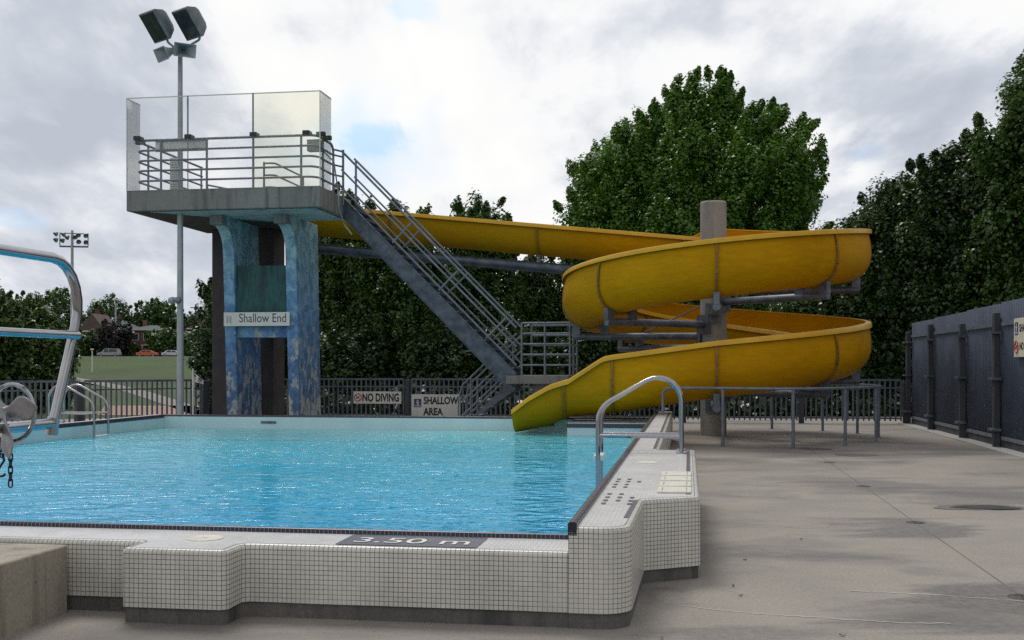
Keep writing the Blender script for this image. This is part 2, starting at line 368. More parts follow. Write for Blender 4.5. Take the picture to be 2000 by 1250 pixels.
M['slide_joint'] = pm('joint_fibreglass', (.27, .135, .006), (.17, .085, .005), 6, .5)

def water_mat():
    m, nt, b = nodes('pool_water')
    tc = nt.nodes.new('ShaderNodeTexCoord'); sp = nt.nodes.new('ShaderNodeSeparateXYZ'); nt.links.new(tc.outputs['UV'], sp.inputs[0])
    d = mth(nt, 'ADD', sp.outputs[1], mth(nt, 'MULTIPLY', mth(nt, 'SUBTRACT', nz(nt, .5, 3), .5), .12))   # deep end to shallow end
    c = rp(nt, d, [(.0, (.006, .33, .63)), (.35, (.012, .41, .66)), (.7, (.03, .46, .64)), (.97, (.15, .57, .62))])
    ln = mth(nt, 'LESS_THAN', mth(nt, 'ABSOLUTE', mth(nt, 'SUBTRACT', mth(nt, 'ADD', sp.outputs[1], mth(nt, 'MULTIPLY', mth(nt, 'SUBTRACT', nz(nt, 5, 2), .5), .012)), .775)), .006)      # dark line tiled across the floor
    c = mixc(nt, mth(nt, 'MULTIPLY', ln, .5), c, (.01, .12, .16))
    nt.links.new(c, b.inputs['Base Color']); b.inputs['Roughness'].default_value = .03; b.inputs['IOR'].default_value = 1.33
    h1 = nz(nt, 4.2, 1.5, .45, (.8, 1.25, 1), dist=.5); h2 = nz(nt, 11, 2, .5, (.8, 1.3, 1), dist=.5); h3 = nz(nt, .9, 2, .5)
    h = mth(nt, 'ADD', mth(nt, 'MULTIPLY', h1, 1.0), mth(nt, 'ADD', mth(nt, 'MULTIPLY', h2, .22), mth(nt, 'MULTIPLY', h3, 1.0)))
    wind = rp(nt, nz(nt, .33, 3, .5), [(.36, .75), (.62, 1.3)]); h = mth(nt, 'MULTIPLY', h, wind)
    bump(nt, b, h, 1.0, .07); return m
M['water'] = water_mat()

def leafmat(name, dark, light, trans=.3):
    m, nt, b = nodes(name)
    g = nt.nodes.new('ShaderNodeNewGeometry'); n = nz(nt, .7, 3)
    f = mth(nt, 'ADD', mth(nt, 'MULTIPLY', g.outputs['Random Per Island'], .6), mth(nt, 'MULTIPLY', n, .4))
    c = rp(nt, f, [(.15, dark), (.85, light)])
    nt.links.new(c, b.inputs['Base Color']); b.inputs['Roughness'].default_value = .33; b.inputs['Specular IOR Level'].default_value = .4
    t = nt.nodes.new('ShaderNodeBsdfTranslucent'); nt.links.new(mixc(nt, 1.0, c, (1.3, 1.35, .6), 'MULTIPLY'), t.inputs[0])
    mx = nt.nodes.new('ShaderNodeMixShader'); mx.inputs[0].default_value = trans
    nt.links.new(b.outputs[0], mx.inputs[1]); nt.links.new(t.outputs[0], mx.inputs[2])
    nt.links.new(mx.outputs[0], nt.nodes['Material Output'].inputs[0]); return m
M['leaf_maple'] = leafmat('maple_leaves', (.045, .115, .010), (.12, .25, .026))
M['leaf_dark'] = leafmat('dark_leaves', (.028, .070, .013), (.074, .145, .026), .32)
M['leaf_deep'] = leafmat('shade_leaves', (.020, .048, .012), (.054, .100, .022), .3)
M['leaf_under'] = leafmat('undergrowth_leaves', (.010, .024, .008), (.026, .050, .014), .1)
M['leaf_mid'] = leafmat('green_leaves', (.03, .068, .014), (.075, .13, .026))
M['leaf_plum'] = leafmat('plum_leaves', (.022, .020, .022), (.05, .045, .045))

def glass(name, tint, milk):
    m = bpy.data.materials.new(name); m.use_nodes = True; nt = m.node_tree; nt.nodes.clear(); N = nt.nodes.new
    t = N('ShaderNodeBsdfTransparent'); t.inputs[0].default_value = (*tint, 1)
    d = N('ShaderNodeBsdfPrincipled'); d.inputs['Base Color'].default_value = (.8, .8, .74, 1); d.inputs['Roughness'].default_value = .5
    g = N('ShaderNodeBsdfGlossy'); g.inputs['Roughness'].default_value = .03
    mx = N('ShaderNodeMixShader'); nt.links.new(t.outputs[0], mx.inputs[1]); nt.links.new(d.outputs[0], mx.inputs[2])
    n = nz(nt, 1.1, 5, .6); nt.links.new(rp(nt, n, [(.3, milk * .5), (.7, milk * 1.5)]), mx.inputs[0])
    fr = N('ShaderNodeFresnel'); fr.inputs[0].default_value = 1.35
    m2 = N('ShaderNodeMixShader'); nt.links.new(mth(nt, 'MULTIPLY', fr.outputs[0], .6), m2.inputs[0]); nt.links.new(mx.outputs[0], m2.inputs[1]); nt.links.new(g.outputs[0], m2.inputs[2])
    o = N('ShaderNodeOutputMaterial'); nt.links.new(m2.outputs[0], o.inputs[0]); return m
M['glass'] = glass('clear_acrylic', (.99, .99, .985), .025)
M['glass_s'] = glass('thin_side_acrylic', (.985, .985, .98), .02)
M['glass_y'] = glass('yellowed_acrylic', (.985, .98, .92), .07)

def grassmat(name, a, b2, c):
    m, nt, b = nodes(name)
    x = rp(nt, nz(nt, .06, 6, .6), [(.35, a), (.65, b2)]); y = rp(nt, nz(nt, 1.5, 5, .7), [(.3, .75), (.7, 1.2)])
    k = mixc(nt, 1.0, x, y, 'MULTIPLY'); nt.links.new(k, b.inputs['Base Color']); b.inputs['Roughness'].default_value = .9
    bump(nt, b, nz(nt, 6, 6, .7), .8, .1); return m
M['grass'] = grassmat('lawn_grass', (.046, .080, .010), (.028, .052, .006), None)
M['dirt'] = pm('infield_dirt', (.34, .22, .17), (.27, .18, .14), .3, .95)
M['path'] = pm('path_gravel', (.24, .225, .19), (.19, .18, .15), .5, .95)
M['asphalt'] = pm('road_asphalt', (.09, .09, .09), (.06, .06, .062), .5, .9)
M['kerbstone'] = pm('kerb_concrete', (.38, .37, .35), (.30, .29, .28), .5, .9)

# ------------------------------------------------------------------ ground, deck, field, hill
FZ = -1.5
mb = MB(); mb.face([(-1500, -200, FZ), (1500, -200, FZ), (1500, 2000, FZ), (-1500, 2000, FZ)]); struct(mb.build('sports_field', M['grass']))
mb = MB()
dp = [(-22, -4), (22, -4), (22, 31.5), (-1, 33.0), (-9, 33.2), (-16, 27.5), (-22, 22)]
mb.prism([(x, y, 0) for x, y in dp], (0, 0, FZ + .05), (0, 0, 0)); struct(mb.build('pool_deck', M['deck']))
def hill_z(X, Y):
    y0 = 182 + 6 * math.sin(X * .03); t = min(1, max(0, (Y - y0) / (240 - y0))); t = t * t * (3 - 2 * t) * .35 + t * .65
    return FZ + .05 + t * 4.9 if Y > y0 else FZ - .3
mb = MB()
xs = np.linspace(-220, 140, 61); ys = np.linspace(172, 240, 24)
mb.grid([[(x, y, hill_z(x, y)) for x in xs] for y in ys]); struct(mb.build('hillside', M['grass']))
mb = MB(); mb.box((-40, 250.5, 1.73), (360, 21, 3.44)); struct(mb.build('roadside_bank', M['grass']))
mb = MB(); mb.box((-40, 244.5, 3.465), (360, 8, .03)); struct(mb.build('road', M['asphalt']))
mb = MB(); mb.box((-40, 240.3, 3.40), (360, .5, .28)); struct(mb.build('kerb', M['kerbstone']))
mb = MB(); mb.box((-40, 420, 1.7), (900, 318, 3.3)); struct(mb.build('town_ground', M['grass']))
def gp(x, y): return GR(x, y, FZ)
mb = MB(); pts = [gp(205, 793), gp(420, 793), gp(470, 812), gp(190, 812)]
mb.face([p + Vector((0, 0, .03)) for p in pts]); struct(mb.build('infield_dirt', M['dirt']))
mb = MB(); cl = [gp(430, 822), gp(345, 790), gp(270, 766), gp(215, 752.5)]
d = Vector((1, -.4, 0)).normalized()
left = []; right = []
for k, p in enumerate(cl):
    w = .7; n = Vector((1, .15, 0)).normalized(); left.append(p - n * w * (1 + k * .4) + Vector((0, 0, .03))); right.append(p + n * w * (1 + k * .4) + Vector((0, 0, .03)))
for k, (X, Y) in enumerate([(-80, 196), (-88, 210), (-97, 228), (-104, 238)]):
    z = hill_z(X, Y) + .12; left.append(Vector((X - 1.6, Y, z))); right.append(Vector((X + 1.6, Y, z)))
mb.grid([left, right], smooth=False); struct(mb.build('path', M['path']))

# deck marks
mb = MB(); mb.ubox(2.049, 2.057, 4.5, 29.2, -.02, .003); struct(mb.build('deck_joint', M['joint']))
mb = MB(); mb.ubox(-.16, -.148, 3.2, 6.1, -.02, .003); struct(mb.build('deck_joint', M['joint']))
def crack(pts, w):
    rnd = random.Random(len(pts)); P = [GR(x, y) for x, y in pts]; a = []; b = []
    for p, q in zip(P, P[1:]):
        for k in range(8):
            t = p.lerp(q, k / 8) + Vector((0, rnd.uniform(-.012, .012), .004)); ww = w * rnd.uniform(.3, 1.2)
            a.append(t + Vector((0, ww, 0))); b.append(t - Vector((0, ww, 0)))
    m = MB(); m.grid([a, b], smooth=False); return struct(m.build('lime_streak', M['efflo']))
crack([(1330, 1183), (1430, 1195), (1500, 1201), (1600, 1207), (1700, 1214), (1760, 1217), (1870, 1219)], .006)
crack([(1660, 1155), (1740, 1158), (1800, 1161), (1900, 1168), (2010, 1176)], .006)
crack([(1410, 1150), (1450, 1160), (1478, 1170)], .004)
crack([(1440, 968), (1490, 970), (1540, 972)], .006)
for k, (px, py) in enumerate([(1602, 903), (1690, 950), (1790, 1021), (1992, 1166)]):
    c = GR(px, py); c = UV(2.05, c.x * SA + c.y * CA); m = MB()
    m.lathe(c + Vector((0, 0, -.02)), (0, 0, 1), [(0, .085), (.022, .085), (.024, .078), (.022, .075), (.024, .06), (.027, .056), (.027, .045), (.023, .041), (.023, .01)], 24)
    o = m.build('floor_drain', M['drain'])
    tag(o, ['small round floor drain on the deck joint nearest the slide', 'round iron floor drain on the deck joint between puddle and slide', 'round iron floor drain with dark stain just left of the puddle', 'round iron floor drain cut by the photo edge, nearest of the row'][k], 'floor drain', 'floor drains along the deck joint')
def puddle():
    m, nt, b = nodes('puddle_water'); b.inputs['Base Color'].default_value = (.15, .147, .143, 1); b.inputs['Roughness'].default_value = .04; return m
def damp():
    m, nt, b = nodes('damp_concrete'); c = rp(nt, nz(nt, 8, 5), [(.3, (.14, .128, .115)), (.7, (.105, .098, .09))])
    nt.links.new(c, b.inputs['Base Color']); b.inputs['Roughness'].default_value = .55
    return m
M['puddle'] = puddle(); M['damp'] = damp()
def blob(c, rx, ry, seed, z, name, mat):
    rnd = random.Random(seed); ph = [rnd.uniform(0, 6) for _ in range(5)]; m = MB(); pts = []
    for k in range(48):
        t = 2 * math.pi * k / 48; q = 1 + .14 * math.sin(2 * t + ph[0]) + .10 * math.sin(3 * t + ph[1]) + .06 * math.sin(7 * t + ph[2]) + .03 * math.sin(11 * t + ph[3])
        pts.append((c.x + rx * q * math.cos(t), c.y + ry * q * math.sin(t), z))
    m.face(pts); return struct(m.build(name, mat))
blob(GR(1915, 991), .42, .27, 3, .004, 'damp_patch', M['damp']); blob(GR(1925, 992), .33, .16, 5, .008, 'puddle', M['puddle'])
blob(GR(1672, 889), .30, .28, 7, .004, 'damp_patch', M['damp'])
blob(GR(1590, 877), .26, .25, 9, .004, 'damp_patch', M['damp'])
rnd = random.Random(4)
for k, (px, py, lab) in enumerate([(1432, 1146, 'small curled brown leaf on the deck beside the tiled bump'), (1447, 1165, 'flat brown leaf lying by the short lime crack'), (1645, 1243, 'small green leaf at the bottom of the deck'), (1565, 1054, 'dark scrap lying alone in the middle of the deck'), (1455, 1095, 'tiny dark leaf right of the tiled bump')]):
    c = GR(px, py); m = MB(); s = .014; a = rnd.uniform(0, 6); ax = Vector((math.cos(a), math.sin(a), 0)); ay = Vector((-ax.y, ax.x, 0))
    m.grid([[c + ax * s * t * 1.4 + ay * s * .6 * w * (1 - t * t) + Vector((0, 0, .005 + .004 * (abs(w) + t * t))) for t in (-1, -.5, 0, .5, 1)] for w in (-1, 0, 1)])
    tag(m.build('fallen_leaf', M['leaf_mid'] if k == 2 else M['bark']), lab, 'leaf', 'leaves and scraps on the deck')

# ------------------------------------------------------------------ pool
def fil2(pts, radii, n=6):
    out = []
    for k, p in enumerate(pts):
        r = radii[k]
        if not r or k in (0, len(pts) - 1): out.append(Vector((*p, 0))); continue
        out += fillet([Vector((*pts[k - 1], 0)), Vector((*p, 0)), Vector((*pts[k + 1], 0))], r, n)[1:-1]
    return out
def offs(pl, d):        # + = outward (right-hand side of travel)
    out = []
    for k, p in enumerate(pl):
        ns = []
        for a, b in ((k - 1, k), (k, k + 1)):
            if a < 0 or b >= len(pl): continue
            t = (pl[b] - pl[a]).normalized(); ns.append(Vector((t.y, -t.x, 0)))
        n = sum(ns, Vector()) ; n.normalize(); c = max(.5, n.dot(ns[0])); out.append(p + n * d / c)
    return out
def strip(mb, pl, prof, smooth=True):   # prof list of (offset,z)
    arc = [0]
    for a, b in zip(pl, pl[1:]): arc.append(arc[-1] + (b - a).length)
    pz = [0]
    for a, b in zip(prof, prof[1:]): pz.append(pz[-1] + math.hypot(b[0] - a[0], b[1] - a[1]))
    rows = [[UV(q.x, q.y, z) for q in offs(pl, o)] for o, z in prof]
    mb.grid(rows, smooth=smooth, uvf=lambda a, b: (arc[b], pz[a]))
pool = thing('swimming_pool', 'raised outdoor swimming pool with white mosaic walls and blue water', 'pool', UV(-5, 14, 0))
WZ = .17
U0, U1, V0, V1 = -10.8, -.67, 6.66, 21.95
def curb(name, outline, radii, inner, top, nose=None):
    pl = fil2(outline, radii); r = .028
    m = MB(); bn = [(-r + r * math.sin(a), top - r + r * math.cos(a)) for a in [math.pi / 2 * k / 5 for k in range(6)]][::-1]
    strip(m, pl, [(0, .085)] + bn)
    o = m.build(name, M['tile_wall'], pool, fixn=False)
    m = MB(); ins = offs(pl, -r); pts = [(p.x, p.y) for p in ins] + inner
    m.face([UV(x, y, top) for x, y in pts], [(x + 20, y) for x, y in pts]); m.build('coping_top', M['tile_top'], o)
    m = MB(); strip(m, pl, [(-.012, -.02), (-.012, .0845)], False); m.build('plinth', M['plinth'], o, fixn=False)
    m = MB(); a = offs(pl, -r - .006); b = offs(pl, -r - .012)
    m.grid([[UV(p.x, p.y, top + .0015) for p in a], [UV(p.x, p.y, top + .0015) for p in b]], smooth=False); m.build('grout_line', M['tile_mark'], o)
    return o
fc = curb('front_wall', [(-14, 6.2), (-3.19, 6.2), (-3.19, 5.95), (-2.56, 5.95), (-2.56, 6.2), (U1 + .006, 6.2)], [0, .03, .035, .05, .05, 0], [(U1 + .006, V0), (-14, V0)], .42)
rc = curb('side_wall', [(U1, 6.19), (-.33, 6.19), (-.31, 7.55), (.06, 7.80), (.045, 12.1), (-.33, 12.1), (-.36, 22.35), (U1, 22.35)], [0, .26, .012, .03, .03, .03, .03, 0], [(U1 + .001, 22.0)], .56)
def nosing(u0, u1, v0, v1, z, along_u, parent, w=.045):
    m = MB(); n = 6; prof = [(-w / 2, -.05)] + [(-w / 2 * math.cos(t), .012 * math.sin(t) + .014) for t in [math.pi * k / n for k in range(n + 1)]] + [(w / 2, -.05)]
    L = (u1 - u0) if along_u else (v1 - v0); rows = []
    for t in (0, 1):
        rows.append([UV(u0 + t * L, v0 + d, z + h + .004) if along_u else UV(u0 + d, v0 + t * L, z + h + .004) for d, h in prof])
    m.grid(rows, uvf=lambda a, b: (a * L + .003, .005)); m.face(rows[0], [(.01, .01)] * len(rows[0])); return m.build('dark_nosing', M['tile_dark'], parent)
nosing(-14, -.69, V0 + .022, 0, .42, True, fc)
nosing(U1 + .022, 0, 6.19, 22.3, .56, False, rc, .05)
# pool-side end face of the right wall above the front coping
m = MB(); m.face([UV(U1 - .0005, 6.2, -.1), UV(U1 - .0005, 22.3, -.1), UV(U1 - .0005, 22.3, .556), UV(U1 - .0005, 6.2, .556)]); m.build('inner_face', M['poolpaint'], rc)
m = MB(); m.face([UV(-14, V0 + .0005, -.1), UV(U1, V0 + .0005, -.1), UV(U1, V0 + .0005, .416), UV(-14, V0 + .0005, .416)]); m.build('inner_face', M['poolpaint'], fc)
# grey bands set in the right coping
for (u0, v0, u1, v1) in ((-.375, 6.62, -.36, 7.5), (-.02, 7.9, -.03, 12.0), (-.39, 12.2, -.42, 22)):
    m = MB(); w = .017; z = .5625
    m.face([UV(u0 - w, v0, z), UV(u0 + w, v0, z), UV(u1 + w, v1, z), UV(u1 - w, v1, z)], [(0, 0), (.034, 0), (.034, v1 - v0), (0, v1 - v0)]); m.build('grey_band', M['tile_mark'], rc)
# far and left walls, basin lining
m = MB(); m.ubox(-11.25, U1, V1 + .001, V1 + .5, -.05, .42); fw = m.build('far_wall', M['poolpaint'], pool, bevel=.015)
m = MB(); m.ubox(-11.25, U0, 5, V1, -.05, .42); lw = m.build('left_wall', M['poolpaint'], pool, bevel=.015)
nosing(U0 - .02, U1, V1 + .024, 0, .42, True, fw); nosing(U0 - .022, 0, 6.7, V1, .42, False, lw)
m = MB(); m.ubox(-11.2, U1 - .01, V1 + .06, V1 + .48, .40, .423); m.build('coping_top', M['lid'], fw)
m = MB(); m.ubox(-11.22, U0 - .06, 6.7, V1, .40, .423); m.build('coping_top', M['lid'], lw)
m = MB(); m.ubox(-2.27, U1 - .003, 20.75, V1 - .002, -.05, .40); lg = m.build('corner_ledge', M['poolpaint'], pool, bevel=.02)
nosing(-2.27, U1 - .01, 20.745, 0, .36, True, lg, .02)
m = MB(); m.ubox(-2.25, U1 - .01, 20.78, V1, .395, .418); m.build('ledge_top', M['slab'], lg)
for px in (502, 1070):
    c = GR(px, 824, .34); uu = c.x * CA - c.y * SA; m = MB(); m.ubox(uu - .16, uu + .16, V1 - .012, V1 + .01, .275, .325); m.build('overflow_slot', M['galv_dark'], fw)
m = MB(); m.ubox(U0 - .01, U0 + .012, 16.2, 16.6, .27, .33); m.build('overflow_slot', M['galv_dark'], lw)
# lids, plates
def lid(u, v, z, r, par):
    m = MB(); m.lathe(UV(u, v, z - .01), (0, 0, 1), [(0, r), (.014, r), (.016, r * .95), (.014, r * .9), (.0135, r * .15), (.017, r * .12), (.017, .002)], 28); m.build('skimmer_lid', M['lid'], par)
lid(-2.87, 6.36, .42, .11, fc); lid(-.40, 10.45, .56, .10, rc); lid(-.47, 14.5, .56, .09, rc)
for k in range(4):
    v = 7.93 + k * .40; m = MB(); m.ubox(-.235, .0, v, v + .335, .55, .575); p = m.build('access_plate', M['lid'], rc, bevel=.004)
    m = MB(); m.ubox(-.205, -.20, v + .05, v + .285, .57, .5765); m.build('plate_groove', M['galv'], p)
    m = MB(); m.ubox(-.035, -.03, v + .05, v + .285, .57, .5765); m.build('plate_groove', M['galv'], p)
# depth marking mosaic on front coping
m = MB(); z = .424; q = [(-2.03, 6.255), (-1.2, 6.255), (-1.2, 6.625), (-2.03, 6.625)]
m.face([UV(a, b, z) for a, b in q], [(a + 20, b) for a, b in q]); dm = m.build('depth_marking', M['tile_mark'], fc)
def text(s, size, org, ax, ay, mat, name, parent=None, off=.0, xs=1.0, fit=None, align='LEFT', shear=0):
    cu = bpy.data.curves.new(name, 'FONT'); cu.body = s; cu.size = size; cu.extrude = 0; cu.offset = off; cu.align_x = align; cu.shear = shear; cu.resolution_u = 4
    ob = bpy.data.objects.new('tmp', cu); COL.objects.link(ob)
    dg = bpy.context.evaluated_depsgraph_get(); dg.update(); me = bpy.data.meshes.new_from_object(ob.evaluated_get(dg)); bpy.data.objects.remove(ob)
    ax = Vector(ax); ay = Vector(ay); org = Vector(org)
    if fit: xs = fit / max(v.co.x for v in me.vertices)
    for v in me.vertices: v.co = org + ax * v.co.x * xs + ay * v.co.y
    me.name = name; me.materials.clear(); me.materials.append(mat); o = bpy.data.objects.new(name, me); COL.objects.link(o)
    if parent: child(o, parent)
    return o
text('3.50 m', .25, UV(-1.965, 6.335, .4275), UA, VA, M['white'], 'depth_digits', dm, .001, .9, .70)
rows_near = [(7.80, (0, 1)), (7.60, (0, 1, 2)), (7.42, (0, 1, 2)), (7.25, (0, 2))]
rows_far = [(8.84, (0, 1)), (8.66, (0, 1, 2)), (8.44, (0, 1)), (8.26, (0, 1))]
for rr in (rows_near, rows_far):
    for v, cs in rr:
        for c in cs:
            u = -.575 + c * .083; m = MB()
            m.face([UV(u, v, .5625), UV(u + .03, v, .5625), UV(u + .03, v + .085, .5625), UV(u, v + .085, .5625)], [(.005, .005), (.025, .005), (.025, .025), (.005, .025)])
            m.build('mosaic_tile', M['tile_mark'], rc)
# water
m = MB(); q = [(U0, V0 - .1), (U1 - .0, V0 - .1), (U1 - .0, V1), (U0, V1)]
m.face([UV(a, b, WZ) for a, b in q], [(0, 0), (1, 0), (1, 1), (0, 1)]); struct(m.build('water', M['water']))

# ------------------------------------------------------------------ concrete block + diving board guard rail + hand wheel + chains
m = MB(); pl = [UV(-3.62 - 4, 6.14), UV(-3.625, 6.14), UV(-3.60, 3.0), UV(-7.6, 3.0)]
pb = [Vector((p.x, p.y, 0)) for p in pl]; m.prism(pb, (0, 0, -.02), (0, 0, .40))
tag(m.build('concrete_block', M['block'], bevel=.012), 'low weathered concrete plinth butted against the tiled front wall', 'concrete block')
def rl(x, y, v=None, Y=None): return PX(x, y, Y)
gr_ = thing('guard_rail', 'polished steel diving board guard rail with rounded end post', 'guard rail', PX(100, 840, 6.75))
def along(x, y, Y): return PX(x, y, Y)
vd = VA
top_end = PX(175, 515, 6.9)
m = MB(); m.tube([top_end - vd * 4.0 + Vector((0, 0, -.02)), top_end, PX(103, 832, 6.62)], .030, 16, fil=.30); m.build('top_rail', M['chrome'], gr_)
mid = PX(152, 655, 6.78)
m = MB(); m.tube([mid - vd * 4.0, mid], .024, 12); m.build('middle_rail', M['chrome'], gr_)
low = PX(104, 827, 6.62)
m = MB(); m.tube([low - vd * 4.0, low], .030, 12); m.build('bottom_rail', M['chrome'], gr_)
m = MB(); m.tube([low + Vector((.004, 0, .035)), low + Vector((-.012, 0, -.065))], .036, 14); m.build('clamp', M['chrome'], gr_)
for t in (1.4, 3.6):
    p = low - vd * t; m = MB(); m.tube([Vector((p.x - .05, p.y, .40)), Vector((p.x - .05, p.y, top_end.z))], .03, 12); m.build('post', M['chrome'], gr_)
wc = PX(24, 806, 6.15)
hw = thing('hand_wheel', 'grey metal hand wheel with lobed blades beside the guard rail', 'hand wheel', wc)
ax_ = Vector((.9, -.35, .0)).normalized(); ay_ = ZA; an_ = ax_.cross(ay_).normalized()
if an_.y > 0: an_ = -an_
m = MB(); m.tube([wc + (ax_ * math.cos(t) + ay_ * math.sin(t)) * .155 for t in [2 * math.pi * k / 36 for k in range(36)]], .012, 8, closed=True); m.build('rim', M['chrome'], hw)
m = MB(); m.lathe(wc - an_ * .06, an_, [(0, .03), (.02, .045), (.09, .04), (.13, .03)], 16); m.build('hub', M['cast'], hw)
for k, ang in enumerate((12, -72, 140)):
    a = R(ang); d1 = ax_ * math.cos(a) + ay_ * math.sin(a); d2 = -ax_ * math.sin(a) + ay_ * math.cos(a); rows = []
    for s_, wd, tw in ((.0, .03, 0), (.06, .026, .01), (.11, .045, .02), (.155, .068, .03), (.20, .062, .035), (.235, .036, .035), (.25, .010, .035)):
        rows.append([wc + an_ * (.05 + tw + .018 * q) + d1 * s_ + d2 * wd * q for q in (-1, -.5, 0, .5, 1)])
    m = MB(); m.grid(rows); o = m.build('blade', M['cast'], hw)
    so_ = o.modifiers.new('solid', 'SOLIDIFY'); so_.thickness = .012; sb = o.modifiers.new('sub', 'SUBSURF'); sb.levels = 1; sb.render_levels = 1
def chain(x, y0, y1, Y, label, hook=False):
    t = thing('chain', label, 'chain', PX(x, y0, Y), 'chains under the hand wheel')
    n = int((y1 - y0) / 11.5); pitch = (y1 - y0) / n
    for k in range(n):
        c = PX(x, y0 + (k + .5) * pitch, Y); h = pitch * .66 * Y / F; w = .0105
        s_ = Vector((1, 0, 0)) if k % 2 == 0 else Vector((0, 1, 0)); pts = []
        for q in range(16):
            a = 2 * math.pi * q / 16; pts.append(c + s_ * w * math.cos(a) + ZA * ((h - w) * (1 if math.sin(a) > 0.01 else -1 if math.sin(a) < -.01 else 0) + w * math.sin(a)))
        m = MB(); m.tube(pts, .0042, 6, closed=True); m.build('link', M['chain'], t)
    if hook:
        b = PX(x, y1, Y); m = MB(); pts = [b + Vector((0, 0, .02)), b + Vector((.012, 0, -.02)), b + Vector((-.014, 0, -.06))]
        pts += [b + Vector((-.004 + .022 * math.cos(a), 0, -.085 + .022 * math.sin(a))) for a in [R(150 + 24 * k) for k in range(9)]]
        m.tube(pts, .007, 8); m.build('hook', M['chain'], t)
chain(20.5, 861, 950, 6.12, 'dark steel chain of open links hanging straight below the wheel')
chain(4, 857, 892, 6.16, 'short dark chain ending in an open hook', True)

# ------------------------------------------------------------------ pool ladders
def ladder(label, vs, uf, uw, ztop_foot, zpk, zsl, treads, white_tread, par_fl=True, r=.024):
    t = thing('pool_ladder', label, 'pool ladder', UV(uf, vs[0], ztop_foot), 'steel ladders over the pool edge')
    for v in vs:
        m = MB(); k = 1 if uw < uf else -1
        m.tube([UV(uf, v, ztop_foot), UV(uf, v, zpk + .14), UV(uw, v, zsl), UV(uw, v, WZ - .25)], r, 12, fil=.24)
        h = m.build('handrail', M['chrome'], t)
        m = MB(); m.lathe(UV(uf, v, ztop_foot), ZA, [(0, .055), (.012, .055), (.018, .04), (.02, .026)], 18); m.build('foot_flange', M['chrome'], h)
        m = MB(); zb = ztop_foot + .17; m.tube([UV(uf, v, zb), UV(uw, v, zb)], r * .8, 10); m.build('brace', M['chrome'], h)
    for z in treads:
        m = MB(); m.ubox(uw - .05, uw + .05, min(vs) + .0, max(vs) + .0, z, z + .035 if not white_tread else z + .06); m.build('tread', M['white'], t, bevel=.01)
ladder('steel pool ladder on the tiled side wall with a white plastic step', (11.62, 12.02), -.10, -.95, .56, 1.36, 1.02, (.47,), True)
ladder('steel pool ladder far across the water on the left wall', (18.85, 19.35), -11.5, -10.62, .42, 1.12, .80, (.16,), False, r=.022)

# ------------------------------------------------------------------ tower
tw = thing('platform_tower', 'tall slide tower with concrete deck on peeling blue painted piers', 'tower', UV(-9.5, 24.5, 0))
ZB, ZT = 4.80, 5.25
SU0, SU1, SV0 = -12.08, -7.71, 22.77
poly = [(SU0, SV0), (SU1, SV0), (SU1, 24.95), (-9.5, 24.95), (-9.5, 26.9), (SU0, 26.9)]
m = MB(); m.prism([UV(a, b) for a, b in poly], (0, 0, ZB), (0, 0, ZT)); m.build('platform_slab', M['slab'], tw, bevel=.02)
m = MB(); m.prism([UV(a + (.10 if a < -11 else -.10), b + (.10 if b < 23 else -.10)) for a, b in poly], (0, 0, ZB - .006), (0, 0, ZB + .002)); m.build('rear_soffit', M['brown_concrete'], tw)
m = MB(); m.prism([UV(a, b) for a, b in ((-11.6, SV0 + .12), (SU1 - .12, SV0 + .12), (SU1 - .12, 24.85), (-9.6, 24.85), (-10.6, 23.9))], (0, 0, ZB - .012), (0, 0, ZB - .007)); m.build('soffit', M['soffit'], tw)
def pier(u0, u1):
    prof = [(25.95, -.02), (24.47, -.02), (24.22, 4.0)]
    prof += [(24.22 - .60 * (1 - math.cos(t)), 4.0 + .60 * math.sin(t)) for t in [math.pi / 2 * k / 8 for k in range(1, 9)]]
    prof += [(23.55, 4.62), (23.55, 4.796), (25.70, 4.796)]
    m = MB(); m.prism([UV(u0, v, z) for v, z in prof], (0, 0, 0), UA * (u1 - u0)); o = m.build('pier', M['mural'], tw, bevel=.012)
    m = MB(); m.ubox(u0 - .012, u1 + .012, 23.53, 23.80, 4.58, 4.80); m.build('bearing_block', M['slab'], o, bevel=.01)
pier(-9.02, -8.76); pier(-10.50, -10.24)
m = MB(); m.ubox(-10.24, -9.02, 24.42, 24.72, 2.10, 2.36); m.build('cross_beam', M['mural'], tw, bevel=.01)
m = MB(); m.ubox(-10.24, -9.02, 24.36, 24.40, 2.36, 3.73); m.build('infill_panel', M['teal'], tw)
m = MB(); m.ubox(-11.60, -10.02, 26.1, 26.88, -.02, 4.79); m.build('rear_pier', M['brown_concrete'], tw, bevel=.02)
# railing of the platform
RZ = [ZT + .22 * k for k in range(1, 6)]
ra = thing('platform_railing', 'grey five bar tube railing round the tower platform', 'railing', UV(SU0 + .15, SV0 + .15, ZT))
RU0, RU1, RV = SU0 + .14, SU1 - .13, SV0 + .15
for k, z in enumerate(RZ):
    m = MB(); a = [UV(RU0, 26.3, z), UV(RU0, RV, z), UV(RU1, RV, z), UV(RU1, 24.0, z)]
    if k == 4: a = a[:-1] + [UV(RU1, 24.05, z), UV(RU1, 24.05, ZT + .02)]
    m.tube(a, .024 if k < 4 else .028, 8, fil=.22 if k < 4 else .2); m.build('bar', M['rail'], ra)
for (u, v) in ((RU0, 23.5), (RU0, 24.9), (RU0, 26.25), (-11.35, RV), (-10.30, RV), (-9.25, RV), (-8.18, RV), (RU1, 23.35)):
    m = MB(); m.tube([UV(u, v, ZT), UV(u, v, RZ[-1])], .025, 8); m.build('post', M['rail'], ra)
for k, z in enumerate(RZ[:4] + [RZ[4] - .1]):
    m = MB(); m.tube([UV(RU1, 24.0, z), UV(SU1 + .02, 24.33, z)], .022, 8); m.build('link_bar', M['rail'], ra)
